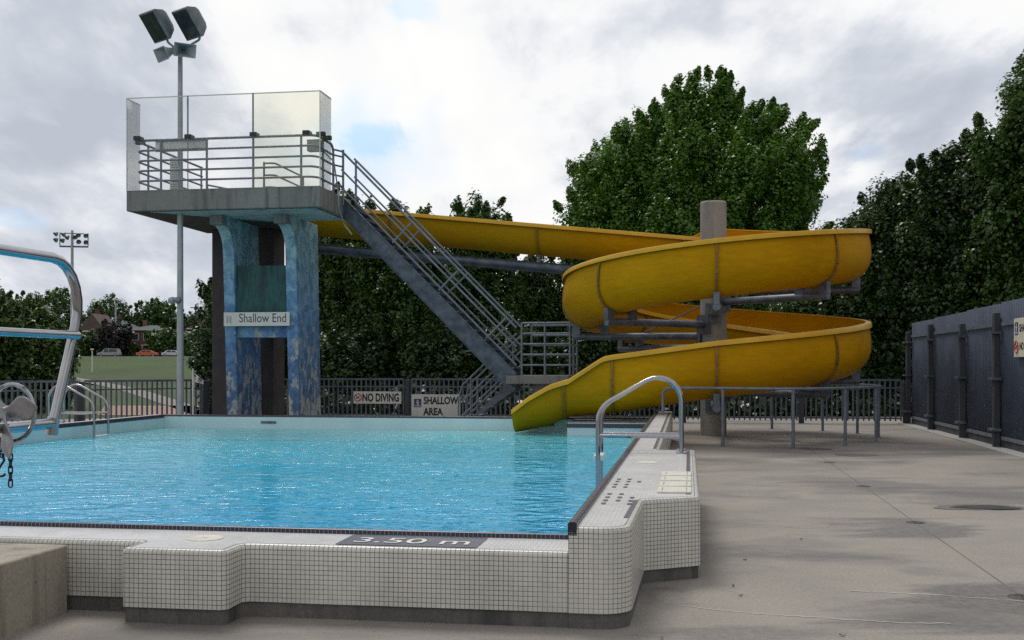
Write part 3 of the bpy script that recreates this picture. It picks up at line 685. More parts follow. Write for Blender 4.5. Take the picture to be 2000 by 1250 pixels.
m = MB(); m.tube([UV(SU1 + .02, 24.30, ZT - .2), UV(SU1 + .02, 24.30, ZT + 1.04)], .024, 8); m.build('post', M['rail'], ra)
rb = thing('gate_railing', 'low grey tube railing at the rear of the platform behind the slide entry', 'railing', UV(-10, 26.7, ZT))
for z in (ZT + .28, ZT + .52):
    m = MB(); m.tube([UV(-11.4, 25.4, z), UV(-10.9, 26.75, z), UV(-8.7, 26.75, z)], .022, 8, fil=.15); m.build('bar', M['rail'], rb)
for u, v in ((-11.4, 25.4), (-10.4, 26.75), (-9.55, 26.75)):
    m = MB(); m.tube([UV(u, v, ZT), UV(u, v, ZT + .54)], .022, 8); m.build('post', M['rail'], rb)
rd = thing('inner_railing', 'grey looped tube barrier standing inside the glazed platform', 'railing', UV(-10, 24.3, ZT))
for k in range(3):
    z = ZT + .25 + k * .27; m = MB(); m.tube([UV(-9.55, 24.3, z), UV(-9.3, 24.3, z), UV(-9.3, 26.2, z)], .022, 8, fil=.1); m.build('bar', M['rail'], rd)
m = MB(); m.tube([UV(-9.55, 24.3, ZT), UV(-9.55, 24.3, ZT + .82)], .024, 8); m.build('post', M['rail'], rd)
m = MB(); m.tube([UV(-9.3, 26.2, ZT), UV(-9.3, 26.2, ZT + .82)], .024, 8); m.build('post', M['rail'], rd)
# glass screen
gs = thing('glass_screen', 'tall clear wind screen panels around the front of the tower platform', 'glass screen', UV(-9.9, SV0, ZT))
GZ0, GZ1 = ZT - .02, 7.23
us = [SU0 + .02, -10.66, -9.19, SU1 + .0]
for k in range(3):
    m = MB(); m.ubox(us[k] + .012, us[k + 1] - .012, SV0 - .016, SV0 - .004, GZ0, GZ1); o = m.build('pane', M['glass_y'] if k == 2 else M['glass'], gs, 'yellowed pane' if k == 2 else None)
    m = MB(); m.ubox(us[k] + .012, us[k + 1] - .012, SV0 - .02, SV0, GZ1 + .001, GZ1 + .02); m.build('edge_trim', M['white'], o)
m = MB(); m.ubox(SU0 + .0, SU0 + .012, SV0, SV0 + .62, GZ0, GZ1); o = m.build('side_pane', M['glass_s'], gs)
m = MB(); m.ubox(SU0 - .002, SU0 + .014, SV0, SV0 + .62, GZ1 + .001, GZ1 + .02); m.build('edge_trim', M['white'], o)
m = MB(); m.ubox(SU1 - .0, SU1 + .012, SV0, SV0 + .72, GZ0, GZ1); o = m.build('side_pane', M['glass_s'], gs)
m = MB(); m.ubox(SU1 - .002, SU1 + .014, SV0, SV0 + .72, GZ1 + .001, GZ1 + .02); m.build('edge_trim', M['white'], o)
for u in us[1:3]:
    m = MB(); m.ubox(u - .016, u + .016, SV0 - .02, SV0 + .0, 6.34, GZ1 + .02); m.build('mullion', M['galv'], gs)
    m = MB(); m.ubox(u - .007, u + .007, SV0 - .018, SV0 - .002, GZ0, 6.338); m.build('panel_joint', M['galv'], gs)
for u in (us[0], us[3]):
    m = MB(); m.ubox(u - .008, u + .008, SV0 - .022, SV0 - .003, GZ0, GZ1 + .02); m.build('corner_bead', M['white'], gs)
for (u, v) in ((-11.83, None), (-10.66, None), (-9.19, None), (-8.02, None)):
    m = MB(); m.ubox(u - .075, u + .075, SV0 - .03, RV + .03, 6.33, 6.42); m.build('clamp', M['clamp'], gs, bevel=.008)
for v in (SV0 + .25, SV0 + .66):
    m = MB(); m.ubox(RU1 - .03, SU1 + .03, v - .05, v + .05, 6.34, 6.43); m.build('clamp', M['clamp'], gs, bevel=.008)
m = MB(); m.ubox(SU0 - .03, RU0 + .03, SV0 + .45, SV0 + .55, 6.34, 6.43); m.build('clamp', M['clamp'], gs, bevel=.008)
# sign backs and fittings on the platform
m = MB(); m.ubox(-11.50, -10.32, RV + .04, RV + .055, 6.10, 6.37); tag(m.build('sign_panel', M['white']), 'long translucent white sign fixed along the platform railing, seen from its back', 'sign')
nb = thing('notice_board', 'tall narrow white rules board with lines of print on the tower platform', 'notice board', UV(-11.25, 23.4, ZT))
m = MB(); m.ubox(-11.37, -11.10, 23.38, 23.40, ZT + .03, ZT + .80); m.build('panel', M['white'], nb)
rnd = random.Random(8); m = MB()
for k in range(13):
    z = ZT + .74 - k * .053; w = rnd.uniform(.13, .2); m.ubox(-11.34, -11.34 + w, 23.374, 23.379, z, z + .012)
m.build('print_lines', M['galv'], nb)
eb = thing('electric_box', 'small grey control box with conduit on the platform corner rail', 'control box', UV(RU1, 23.2, 6.2))
m = MB(); m.ubox(RU1 - .28, RU1 + .0, 23.10, 23.28, 6.05, 6.30); m.build('housing', M['pole'], eb, bevel=.01)
m = MB(); m.tube([UV(RU1, 23.3, 6.1), UV(SU1 + .03, 23.6, 5.9), UV(SU1 + .03, 23.9, 5.3), UV(SU1 + .03, 23.9, 4.95), UV(SU1 + .03, 24.35, 4.62), UV(SU1 + .2, 24.37, 4.4)], .016, 8, fil=.1); m.build('conduit', M['pole'], eb)

def sign(name, label, org, ax, ay, w, h, mat, cat='sign'):
    org = Vector(org); ax = Vector(ax); ay = Vector(ay); n = ax.cross(ay)
    t = thing(name, label, cat, org)
    m = MB(); m.box(org + ax * w / 2 + ay * h / 2 - n * .008, (w, h, .016), ax, ay, n); m.build('panel', mat, t, bevel=.003)
    return t, org, ax, ay, n
c0 = UV(-10.47, 24.20, 2.355)
t, o, ax, ay, n = sign('hanging_sign', 'white sign reading Shallow End across the blue tower piers', c0, UA, ZA, 1.56, .31, M['white'])
text('Shallow End', .285, o + ax * .36 + ay * .085 + n * .002, ax, ay, M['ink'], 'lettering', t, .0, .93, 1.12)
m = MB(); m.ubox(-10.40, -10.36, 24.196, 24.199, 2.42, 2.58); m.build('faded_emblem', M['pole'], t)
m = MB(); m.ubox(-10.33, -10.29, 24.196, 24.199, 2.42, 2.58); m.build('faded_emblem', M['pole'], t)

# ------------------------------------------------------------------ staircase
st = thing('staircase', 'galvanised steel staircase from the deck up to the slide tower', 'staircase', UV(-3.3, 24.8, 0))
A, B = Vector((SU1 + .0, 5.22)), Vector((-3.78, 1.27))           # (u,z) nosing line of the upper flight
def fl(v, t, dz=0): return UV(A.x + (B.x - A.x) * t, v, A.y + (B.y - A.y) * t + dz)
SVa, SVb = 24.38, 25.30
for v in (SVa, SVb):
    m = MB(); poly = [fl(v, 0, .0), fl(v, 1.0, .0), fl(v, 1.0, -.10), UV(B.x - .22, v, 1.0), fl(v, 0.0, -.42)]
    m.prism(poly, VA * -.012, VA * .012); s_ = m.build('stringer', M['stringer'], st)
    m = MB(); m.prism([fl(v, 0, .0), fl(v, 1, .0), fl(v, 1, .025), fl(v, 0, .025)], VA * -.045, VA * .045); m.build('flange', M['stringer'], s_)
    m = MB(); m.prism([fl(v, 0, -.42), UV(B.x - .22, v, 1.0), UV(B.x - .22, v, .975), fl(v, 0, -.445)], VA * -.045, VA * .045); m.build('flange', M['stringer'], s_)
for k in range(1, 19):
    p = fl(0, k / 19); z = p.z; u = A.x + (B.x - A.x) * k / 19
    m = MB(); m.ubox(u - .14, u + .14, SVa + .02, SVb - .02, z - .09, z - .055); m.build('tread', M['galv_dark'], st)
for v in (SVa - .03, SVb + .03):
    m = MB(); m.tube([fl(v, -.01, 1.02), fl(v, 1.0, 1.02)], .025, 8); h_ = m.build('handrail', M['rail'], st)
    for dz in (.60, .20): m = MB(); m.tube([fl(v, -.01, dz), fl(v, 1.0, dz)], .021, 8); m.build('bar', M['rail'], h_)
    for t_ in (0, ):
        m = MB(); m.tube([fl(v, 0, 0), fl(v, 0, 1.03)], .026, 8); m.build('post', M['rail'], h_)
    for t_ in (.29, .56, .83):
        a = fl(v, t_, .12); b = fl(v, t_ - .10, 1.02); m = MB(); m.tube([a, a + (UA + ZA).normalized() * .62], .022, 8); m.build('post', M['rail'], h_)
lu0, lu1 = -4.0, -2.62
m = MB(); m.ubox(lu0, lu1, 24.28, 26.25, 1.06, 1.24); m.build('landing_slab', M['slab'], st, bevel=.01)
m = MB(); m.ubox(-3.45, lu1 + .1, 24.6, 26.1, -.02, 1.058); m.build('landing_pier', M['slab'], st)
cr = [(B.x + .12, 24.36), (lu1 + .02, 24.36), (lu1 + .02, 25.9), (B.x + .12, 25.9)]
for k in range(5):
    z = 1.24 + .23 * (k + 1); m = MB()
    for a, b in zip(cr, cr[1:]):
        m.tube([UV(*a, z), UV(*b, z)], .021, 8)
    m.build('landing_bar', M['rail'], st)
for (u, v) in cr + [(-3.15, 24.36), (lu1 + .02, 25.1)]:
    m = MB(); m.tube([UV(u, v, 1.24), UV(u, v, 2.41)], .024, 8); m.build('landing_post', M['rail'], st)
# lower flight going back to the left
C0, C1 = Vector((lu0 + .05, 1.22)), Vector((-5.25, .0))
def f2(v, t, dz=0): return UV(C0.x + (C1.x - C0.x) * t, v, C0.y + (C1.y - C0.y) * t + dz)
for v in (25.35, 26.2):
    m = MB(); m.prism([f2(v, 0), f2(v, 1, .02), f2(v, .82, -.02), f2(v, 0, -.32)], VA * -.012, VA * .012); m.build('lower_stringer', M['galv_dark'], st)
    for dz in (.25, .58, .95):
        m = MB(); pts = [f2(v, -.02, dz), f2(v, .95, dz)]
        if dz > .9: pts += [f2(v, 1.02, .72), f2(v, 1.02, .25), f2(v, .93, .22)]
        m.tube(pts, .021, 8, fil=.12); m.build('lower_rail', M['rail'], st)
    for t_ in (.15, .8):
        m = MB(); m.tube([f2(v, t_), f2(v, t_, .95)], .022, 8); m.build('lower_post', M['rail'], st)
for k in range(1, 7):
    p = C0.x + (C1.x - C0.x) * k / 7; z = C0.y * (1 - k / 7); m = MB(); m.ubox(p - .11, p + .11, 25.36, 26.19, z - .05, z - .02); m.build('tread', M['galv_dark'], st)

# ------------------------------------------------------------------ water slide
sl = thing('water_slide', 'yellow fibreglass water slide spiralling round a concrete column into the pool', 'water slide', UV(.46, 23.97, 0))
CU, CV, RR = .46, 23.97, 2.60
DROP = 1.87
ZS = 3.68                     # trough bottom where the straight run meets the spiral
def lerp(tab, x):
    for (a, p), (b, q) in zip(tab, tab[1:]):
        if x <= b: f = (x - a) / (b - a) if b > a else 0; f = max(0, min(1, f)); return p + (q - p) * f
    return tab[-1][1]
def sl_straight(u):
    z = ZS + (CU - u) * .103; w = min(1, max(0, (u + .2) / .66))
    return UV(CU, CV + RR) + UA * (u - CU) + ZA * z, VA.copy(), .66, .66 + .36 * w     # centre, left/outer dir, h_in, h_out
def sl_helix(q):              # q in turns 0..1.5
    a = math.pi / 2 - 2 * math.pi * q; d = UA * math.cos(a) + VA * math.sin(a)
    return UV(CU, CV) + d * RR + ZA * (ZS - DROP * q), d, .62 + .0 * q, 1.02
def sl_exit(s):               # s metres past the front tangent, going -u
    u = CU - s; zb = lerp([(0, ZS - 1.5 * DROP), (1.9, .58), (2.75, .50), (3.15, .33), (3.78, .20)], s)
    ho = lerp([(0, 1.02), (1.92, 1.06), (2.08, 1.04), (2.72, .68), (3.1, .72), (3.45, .60), (3.78, .42)], s); hi = lerp([(0, .62), (2.0, .62), (2.7, .6), (3.78, .4)], s)
    return UV(u, CV - RR) + ZA * zb, -VA, hi, ho
def section(c, d, hi, ho, rad=.53, off=0.0):
    out = []; r = rad + off
    def wall(h, sgn):
        pts = []
        for k in range(1, 9):
            a = math.pi / 2 * k / 8; pts.append((sgn * r * math.sin(a), rad - r * math.cos(a)))
        for k in range(1, 5):
            t = k / 4; z = rad + (h - rad) * t; pts.append((sgn * (r - .05 * t * t * max(0, (h - rad) / .5)), z))
        return [p for p in pts if p[1] <= h + 1e-4] + ([] if h >= rad else [])
    a = wall(hi, -1); b = wall(ho, 1)
    pts = a[::-1] + [(0, rad - r)] + b
    return [c + d * x + ZA * z for x, z in pts]
def sec_low(c, d, hi, ho, off=0.0):   # walls may end below the half round
    pts = []; rad = .53; r = rad + off; n = 9
    def wall(h, sgn):
        o = []; 
        for k in range(1, n + 5):
            f = k / (n + 4); L = (math.pi / 2 * rad + max(0, h - rad)) if h > rad else rad * math.acos(max(-1, 1 - h / rad))
            s = f * L
            if s <= math.pi / 2 * rad: a = s / rad; o.append((sgn * r * math.sin(a), rad - r * math.cos(a)))
            else:
                zz = s - math.pi / 2 * rad; o.append((sgn * (r - .30 * zz * zz), rad + zz))
        return o
    p = wall(hi, -1)[::-1] + [(0, -off)] + wall(ho, 1)
    return [c + d * x + ZA * z for x, z in p]
def chute(samples, lab=None):
    inner = [sec_low(*s) for s in samples]; outer = [sec_low(*s, off=.018) for s in samples]; m = MB()
    # closed ring: inner forward then outer back with outward lip
    rows = []
    for (c, d, hi, ho), i_, o_ in zip(samples, inner, outer):
        rows.append(i_ + o_[::-1])
    i, nn = m.grid(rows, closed=True)
    m.idx(range(i, i + nn)); m.idx(range(i + (len(rows) - 1) * nn, i + len(rows) * nn))
    o = m.build('chute_section', M['slide'], sl, lab)
    for side in (0, 1):
        rr = []
        for (c, d, hi, ho), i_ in zip(samples, inner):
            p = i_[-1] if side else i_[0]; s = d if side else -d
            rr.append([p - s * .012 + ZA * .0, p - s * .012 + ZA * .022, p + s * .09 + ZA * .014, p + s * .108 - ZA * .01, p + s * .112 - ZA * .075, p + s * .098 - ZA * .078, p + s * .09 - ZA * .016, p + s * .012 - ZA * .008])
        m = MB(); i, nn = m.grid(rr, closed=True, smooth=False); m.idx(range(i, i + nn)); m.idx(range(i + (len(rr) - 1) * nn, i + len(rr) * nn)); m.build('rim', M['slide_lip'], o)
    return o
def flange(s, bolts=False):
    c, d, hi, ho = s; tdir = d.cross(ZA).normalized()
    a = sec_low(c, d, hi, ho, .02); b = sec_low(c, d, hi, ho, .062); m = MB(); rows = []
    for k in range(len(a)):
        rows.append([a[k] - tdir * .022, b[k] - tdir * .022, b[k] + tdir * .022, a[k] + tdir * .022])
    i, nn = m.grid(rows, closed=True, smooth=False); m.idx(range(i, i + nn)); m.idx(range(i + (len(rows) - 1) * nn, i + len(rows) * nn))
    fo = m.build('joint_flange', M['slide_joint'], sl)
    if bolts:
        for k in range(13, 23, 1 if len(a) > 20 else 2):
            m = MB(); p = b[k] - c; nn_ = (d * (p.dot(d)) + ZA * (p.z - .53)).normalized(); m.lathe(b[k] - tdir * .0 - nn_ * .004, nn_, [(0, .017), (.010, .017), (.016, .009)], 8); m.build('bolt', M['galv_dark'], fo)
su = [-9.5, -7.1, -3.55, -.25, CU]
for a, b in zip(su, su[1:]):
    chute([sl_straight(a + (b - a) * k / 8) for k in range(9)]); flange(sl_straight(b) if b < CU else sl_straight(-.02))
for k in range(12):
    q0 = k / 8; chute([sl_helix(q0 + j / 64) for j in range(9)]); flange(sl_helix(q0 + .125) if k < 11 else sl_helix(1.5), k in (2, 3, 4, 9, 10, 11))
chute([sl_exit(1.9 * k / 8) for k in range(9)]); flange(sl_exit(1.9), True); chute([sl_exit(1.9 + .9 * k / 12) for k in range(13)]); flange(sl_exit(2.8)); chute([sl_exit(2.8 + .98 * k / 12) for k in range(13)])
# column and arms
m = MB(); m.lathe(UV(CU, CV, -.02), ZA, [(0, .275), (4.88, .275), (4.91, .25)], 16); m.build('column', M['column'], sl)
for k in range(0, 13):
    q = k / 8; c, d, hi, ho = sl_helix(q); zc = c.z - .20; base = UV(CU, CV, zc)
    L = 2.95
    m = MB(); m.tube([base + d * .27, base + d * L], .075, 12); a_ = m.build('support_arm', M['galv_dark'], sl)
    m = MB(); m.box(base + d * .30, (.05, .34, .40), d, d.cross(ZA), ZA); m.build('base_plate', M['galv_dark'], a_)
    for rr_ in (2.28, 2.88):
        zz = zc + .04; ztop = c.z + .53 - math.sqrt(max(.0, .53**2 - (rr_ - RR)**2)) - .01
        m = MB(); m.box(base + d * rr_ + ZA * ((ztop + zz) / 2 - zc), (.17, .11, max(.04, ztop - zz)), d, d.cross(ZA), ZA); m.build('saddle', M['galv_dark'], a_)
    if k % 2 == 0:
        m = MB(); m.tube([base + d * .29 + ZA * .62, base + d * 1.5 + ZA * .05], .018, 6); m.build('tie_rod', M['galv_dark'], a_)
# beam below the straight run
b0 = UV(-9.4, CV + RR - .1, 4.36); b1 = UV(.1, CV + RR - .35, 3.42)
m = MB(); m.tube([b0, b1], .125, 14); m.build('support_beam', M['stringer'], sl)
for u in (-7.1, -3.55, -.25):
    f = (u + 9.4) / 9.5; p = b0.lerp(b1, f); c = sl_straight(u)[0]; m = MB(); m.box(((p + c) / 2) + ZA * .03, (.07, .16, (c.z - p.z) - .05), UA, VA, ZA); m.build('hanger', M['galv_dark'], sl)
m = MB(); m.tube([b1 - UA * .1, UV(CU, CV + .27, 3.4)], .06, 10); m.build('beam_strut', M['galv_dark'], sl)

# ------------------------------------------------------------------ guard rail round the slide
gd = thing('safety_railing', 'single bar grey tube railing curving round the foot of the slide', 'railing', GR(1550, 877))
gpts = [(2.73, 20.4), (3.80, 20.3), (4.93, 19.75), (6.05, 20.45), (6.98, 21.6), (7.45, 22.9), (7.42, 24.2), (6.95, 25.2), (6.0, 26.0)]
def smooth(pts, n=8):
    P = [pts[0]] + pts + [pts[-1]]; out = []
    for k in range(1, len(P) - 2):
        p0, p1, p2, p3 = (Vector(x) for x in P[k - 1:k + 3])
        for j in range(n):
            t = j / n; out.append(.5 * (2 * p1 + (p2 - p0) * t + (2 * p0 - 5 * p1 + 4 * p2 - p3) * t * t + (3 * p1 - p0 - 3 * p2 + p3) * t ** 3))
    out.append(Vector(P[-1])); return out
cv = smooth([(x, y, 1.05) for x, y in gpts])
m = MB(); m.tube(fillet([Vector((2.73, 20.4, .56)), Vector((2.73, 20.4, 1.05)), cv[4]], .12) + cv[5:], .026, 8); m.build('top_bar', M['rail'], gd)
for x, y in [(3.80, 20.3), (4.93, 19.75), (6.05, 20.45), (6.98, 21.6), (7.45, 22.9), (7.42, 24.2), (6.95, 25.2), (6.0, 26.0)]:
    m = MB(); m.tube([(x, y, 0), (x, y, 1.03)], .03, 8); p = m.build('post', M['rail'], gd)
    m = MB(); m.lathe((x, y, 0), ZA, [(0, .055), (.008, .055), (.01, .034)], 14); m.build('foot_flange', M['galv'], p)

# ------------------------------------------------------------------ bar fence
def bar_fence(p0, p1, stops, label, zt=1.10, postw=.13):
    t = thing('bar_fence', label, 'fence', p0); d = (p1 - p0); L = d.length; d.normalize(); n = d.cross(ZA)
    for sa, sb in zip(stops, stops[1:]):
        a = p0 + d * (L * sa + .11); b = p0 + d * (L * sb - .11); m = MB(); w = (b - a).length; mid = (a + b) / 2
        for z, s in ((zt, .05), (zt - .20, .035), (.14, .04)):
            m.box(mid + ZA * z, (w, .04, s), d, n, ZA)
        nb_ = int(w / .125)
        for j in range(nb_ + 1):
            m.box(a + d * (w * j / nb_) + ZA * ((zt + .06) / 2 + .0), (.038, .03, zt - .08), d, n, ZA)
        m.build('bar_panel', M['fence'], t)
    for sa in stops:
        p = p0 + d * (L * sa); m = MB(); m.box(p + ZA * .54, (postw, .12, 1.10), d, n, ZA); m.build('post', M['dark_timber'], t, bevel=.01)
    return t
FR = UV(5.30, 29.4); FLc = UV(-10.4, 29.2)
FN = (FR - FLc).normalized()
def on_fence(px):      # point on the far fence line seen at this photo column
    r = (px - 1000) / F; return FLc + FN * ((r * FLc.y - FLc.x) / (FN.x - r * FN.y))
bar_fence(FLc, FR, [0] + [(on_fence(q) - FLc).length / (FR - FLc).length for q in (796, 1060, 1335, 1565)] + [1], 'long dark grey vertical bar fence behind the tower and the slide')
FL2 = Vector((-14.2, 22.0, 0))
bar_fence(FL2, FLc + Vector((.3, -.2, 0)), [0, .22, .48, .74, 1], 'grey vertical bar fence in front of the sports field left of the tower')
nrm = Vector((FN.y, -FN.x, 0))
a = on_fence(692); b = on_fence(785); w = (b - a).length
t, o, ax, ay, n = sign('wall_sign', 'narrow white NO DIVING sign with red prohibition ring on the bar fence', a + nrm * .08 + ZA * (H - 73 * a.y / F), FN, ZA, w, .325, M['white'])
text('NO DIVING', .29, o + ax * .24 + ay * .065 + n * .002, ax, ay, M['ink'], 'lettering', t, .010, .64, w - .30)
def ring(o, ax, ay, n, c, r, mat, par, name='prohibition_ring', diver=True):
    m = MB(); cc = o + ax * c[0] + ay * c[1] + n * .004
    m.tube([cc + (ax * math.cos(q) + ay * math.sin(q)) * r for q in [2 * math.pi * k / 28 for k in range(28)]], r * .12, 6, closed=True)
    m.box(cc, (r * 1.9, r * .18, .004), (ax - ay).normalized(), (ax + ay).normalized(), n); m.build(name, mat, par)
    m = MB(); m.box(cc - n * .001 + ax * r * .05 + ay * r * .05, (r * .95, r * .22, .003), (ax * .9 + ay * .45).normalized(), (ay * .9 - ax * .45).normalized(), n)
    m.lathe(cc - ax * r * .45 - ay * r * .25 - n * .003, n, [(0, r * .16), (.003, r * .16)], 12); m.build('diver_symbol', M['ink'], par)
ring(o, ax, ay, n, (.125, .165), .095, M['signred'], t)
a = on_fence(805); b = on_fence(900); w = (b - a).length
zt_ = H - 55 * a.y / F
t, o, ax, ay, n = sign('wall_sign', 'large white SHALLOW AREA sign with blue bather symbol on the bar fence', a + nrm * .08 + ZA * (zt_ - .62), FN, ZA, w, .62, M['white'])
text('SHALLOW', .26, o + ax * .33 + ay * .37 + n * .002, ax, ay, M['ink'], 'lettering', t, .010, .68, w - .38)
text('AREA', .26, o + ax * .33 + ay * .075 + n * .002, ax, ay, M['ink'], 'lettering', t, .010, .68, (w - .38) * .56)
def bather(o, ax, ay, n, x, y, s, par):
    m = MB(); m.box(o + ax * (x + s / 2) + ay * (y + s / 2) + n * .002, (s, s * 1.1, .003), ax, ay, n); p = m.build('blue_plate', M['signblue'], par)
    m = MB(); c = o + ax * (x + s / 2) + ay * (y + s / 2) + n * .005
    m.lathe(c + ay * s * .33, n, [(0, s * .10), (.002, s * .10)], 12); m.box(c + ay * s * .02, (s * .22, s * .40, .002), ax, ay, n)
    m.box(c + ay * s * .12, (s * .52, s * .08, .002), ax, ay, n); m.box(c - ay * s * .30, (s * .8, s * .07, .002), ax, ay, n); m.box(c - ay * s * .42, (s * .8, s * .05, .002), ax, ay, n)
    m.build('bather_symbol', M['white'], par)
bather(o, ax, ay, n, .07, .29, .20, t)

# ------------------------------------------------------------------ privacy fence on the right
def corr():
    m, nt, b = nodes('ribbed_grey_screen')
    c = rp(nt, nz(nt, 1.2, 5, .6), [(.35, (.075, .092, .135)), (.65, (.050, .062, .095))]); nt.links.new(c, b.inputs['Base Color']); b.inputs['Roughness'].default_value = .7; b.inputs['Specular IOR Level'].default_value = .25; return m
M['screen'] = corr()
pf = thing('privacy_fence', 'tall ribbed dark grey screen fence along the right side of the deck', 'fence', UV(5.38, 22, 0))
PU = 5.42; vs_ = [29.3, 26.66, 23.65, 21.1, 18.0, 14.9, 11.8]
for k, (va, vb) in enumerate(zip(vs_, vs_[1:])):
    m = MB(); L = va - vb; nr = int(L / .105); z0, z1 = .14, 2.52 + .02 * k
    rows = [[], []]
    for j in range(nr):
        for f, dd in ((0, 0), (.42, 0), (.5, .05), (.92, .05)):
            v = va - .04 - (L - .08) * (j + f) / nr; rows[0].append(UV(PU + .02 + dd, v, z0)); rows[1].append(UV(PU + .02 + dd, v, z1))
    m.grid(rows, smooth=False); pn = m.build('screen_panel', M['screen'], pf)
    s_ = pn.modifiers.new('solid', 'SOLIDIFY'); s_.thickness = .012
    for z in (2.16, .15):
        m = MB(); m.ubox(PU - .025, PU + .012, vb + .15, va - .12, z, z + .06); m.build('rail', M['rail'], pn)
    m = MB(); m.ubox(PU + .0, PU + .05, vb, va, .0, .135); m.build('base_board', M['dark_timber'], pn)
for k, v in enumerate(vs_):
    m = MB(); w = .115 if k % 2 else .09; m.ubox(PU - .13, PU - .015, v - w / 2, v + w / 2, -.01, 2.40 if k % 2 else 2.30); p = m.build('post', M['dark_timber'], pf, bevel=.015)
    for z in (.30, 1.2, 2.02):
        m = MB(); m.ubox(PU - .19, PU - .02, v - .14, v + .14, z, z + .045); m.build('bracket', M['galv_dark'], p)
m = MB(); m.ubox(PU - .30, PU + .25, 11, 29.4, -.02, .02); struct(m.build('fence_kerb', M['kerbstone']))
t, o, ax, ay, n = sign('wall_sign', 'cream pool rules sign cut off by the edge on the ribbed screen', UV(PU - .055, 20.05, 1.60), -VA, ZA, 1.20, .645, M['cream'])
text('SHALLOW', .17, o + ax * .32 + ay * .42 + n * .002, ax, ay, M['ink'], 'lettering', t, .006, .8, .8)
text('NO DIVING', .17, o + ax * .32 + ay * .12 + n * .002, ax, ay, M['ink'], 'lettering', t, .006, .8, .8)
bather(o, ax, ay, n, .06, .38, .19, t); ring(o, ax, ay, n, (.16, .17), .10, M['signred'], t)

# ------------------------------------------------------------------ light pole
LP = Vector(((352 - 1000) * 24.6 / F, 24.6, 0))
lp = thing('floodlight_pole', 'tall pale grey pole with two floodlights and two horn speakers', 'light pole', LP)
ztop = H + (HY - 88) * 24.6 / F
m = MB(); m.tube([LP, LP + ZA * ztop], .078, 14, r1=.05); m.build('pole', M['pole'], lp)
m = MB(); m.lathe(LP, ZA, [(0, .17), (.03, .17), (.04, .09)], 16); m.build('base_flange', M['pole'], lp)
def flood(cx, cy, Y):
    c = PX(cx, cy, Y); fn = Vector((-.50, -.62, -.60)).normalized(); sx = Vector((.78, -.62, .02)); sx = (sx - fn * sx.dot(fn)).normalized(); sy = fn.cross(sx).normalized()
    if sy.z < 0: sy = -sy
    m = MB(); rows = []
    for d_, w, h in ((.0, .27, .33), (-.05, .28, .34), (-.28, .22, .24), (-.38, .15, .15)):
        rows.append([c + fn * d_ + sx * w * a + sy * h * b for a, b in ((-1, -1), (1, -1), (1, 1), (-1, 1))])
    i, nn = m.grid(rows, closed=True, smooth=False); m.idx(range(i, i + 4)); m.idx(range(i + 12, i + 16)); hd = m.build('floodlight', M['lamp_body'], lp, bevel=.012)
    m = MB(); m.box(c + fn * .008, (.47, .59, .01), sx, sy, fn); m.build('lens', M['lamp_glass'], hd)
    m = MB(); m.tube([c - fn * .22 - sy * .24, c - fn * .16 - sy * .36 - ZA * .05, LP + ZA * (ztop - .06) + Vector((.12 if cx > 352 else -.12, 0, 0)), LP + ZA * (ztop - .06)], .026, 10, fil=.08); m.build('mount_arm', M['pole'], hd)
flood(300, 53, 24.2); flood(364, 48, 24.2)
def horn(c, fn, label=None):
    fn = Vector(fn).normalized(); sx = fn.cross(ZA).normalized(); sy = sx.cross(fn).normalized(); m = MB(); rows = []
    for d_, w, h in ((0, .05, .05), (.14, .065, .06), (.28, .11, .085), (.40, .19, .12), (.45, .235, .145), (.44, .21, .125), (.18, .04, .04)):
        rows.append([c + fn * d_ + sx * w * a + sy * h * b for a, b in ((-1, -1), (1, -1), (1, 1), (-1, 1))])
    i, nn = m.grid(rows, closed=True, smooth=False); m.idx(range(i, i + 4)); m.idx(range(i + 24, i + 28)); h_ = m.build('horn_speaker', M['pole'], lp)
    m = MB(); m.box(c + fn * .20, (.05, .05, .10), sx, sy, fn); m.build('driver', M['black'], h_)
hz = PX(352, 100, 24.6)
horn(hz + Vector((-.03, -.05, .03)), (-.62, -.62, -.42)); horn(hz + Vector((.02, -.06, .03)), (.45, -.8, -.28))
for dx, dy in ((-.18, -.02), (-.02, -.12)):
    m = MB(); c = PX(352, 587, 24.5) + Vector((dx, dy, 0)); m.lathe(c + ZA * .07, (0, 0, -1), [(0, .03), (.01, .06), (.06, .085), (.07, .085), (.10, .075), (.14, .04), (.15, .005)], 16); h_ = m.build('dome_camera', M['pole'] if dx < -.1 else M['lamp_body'], lp)
m = MB(); p = PX(352, 585, 24.6); m.tube([p, p + Vector((-.18, -.02, .05))], .015, 8); m.build('camera_bracket', M['pole'], lp)

# ------------------------------------------------------------------ stadium light tower, field posts, flag
SY = 110; SB = Vector(((141 - 1000) * SY / F, SY, FZ)); k_ = SY / F
sm_ = thing('stadium_light_tower', 'distant sports field mast carrying a rack of lamps', 'light tower', SB)
m = MB(); m.tube([SB, PX(141, 450, SY)], .22, 10, r1=.12); m.build('mast', M['pole'], sm_)
m = MB(); m.tube([PX(117, 481, SY), PX(172, 482, SY)], .09, 8); m.tube([PX(117, 455, SY), PX(172, 457, SY)], .05, 8)
for x in (117, 172): m.tube([PX(x, 481, SY), PX(x, 456, SY)], .05, 6)
m.build('lamp_frame', M['galv_dark'], sm_)
for x, y in ((113, 456), (128, 457), (151, 458), (166, 459), (113, 468), (126, 469), (152, 471), (166, 472), (135, 463), (145, 462)):
    c = PX(x, y, SY); m = MB(); m.lathe(c + Vector((0, 0, .1)), (-.5 if x < 140 else .5, -.6, -.6), [(0, .07), (.1, .15), (.26, .23), (.36, .25), (.34, .22), (.2, .08)], 12); m.build('lamp', M['lamp_body'], sm_)
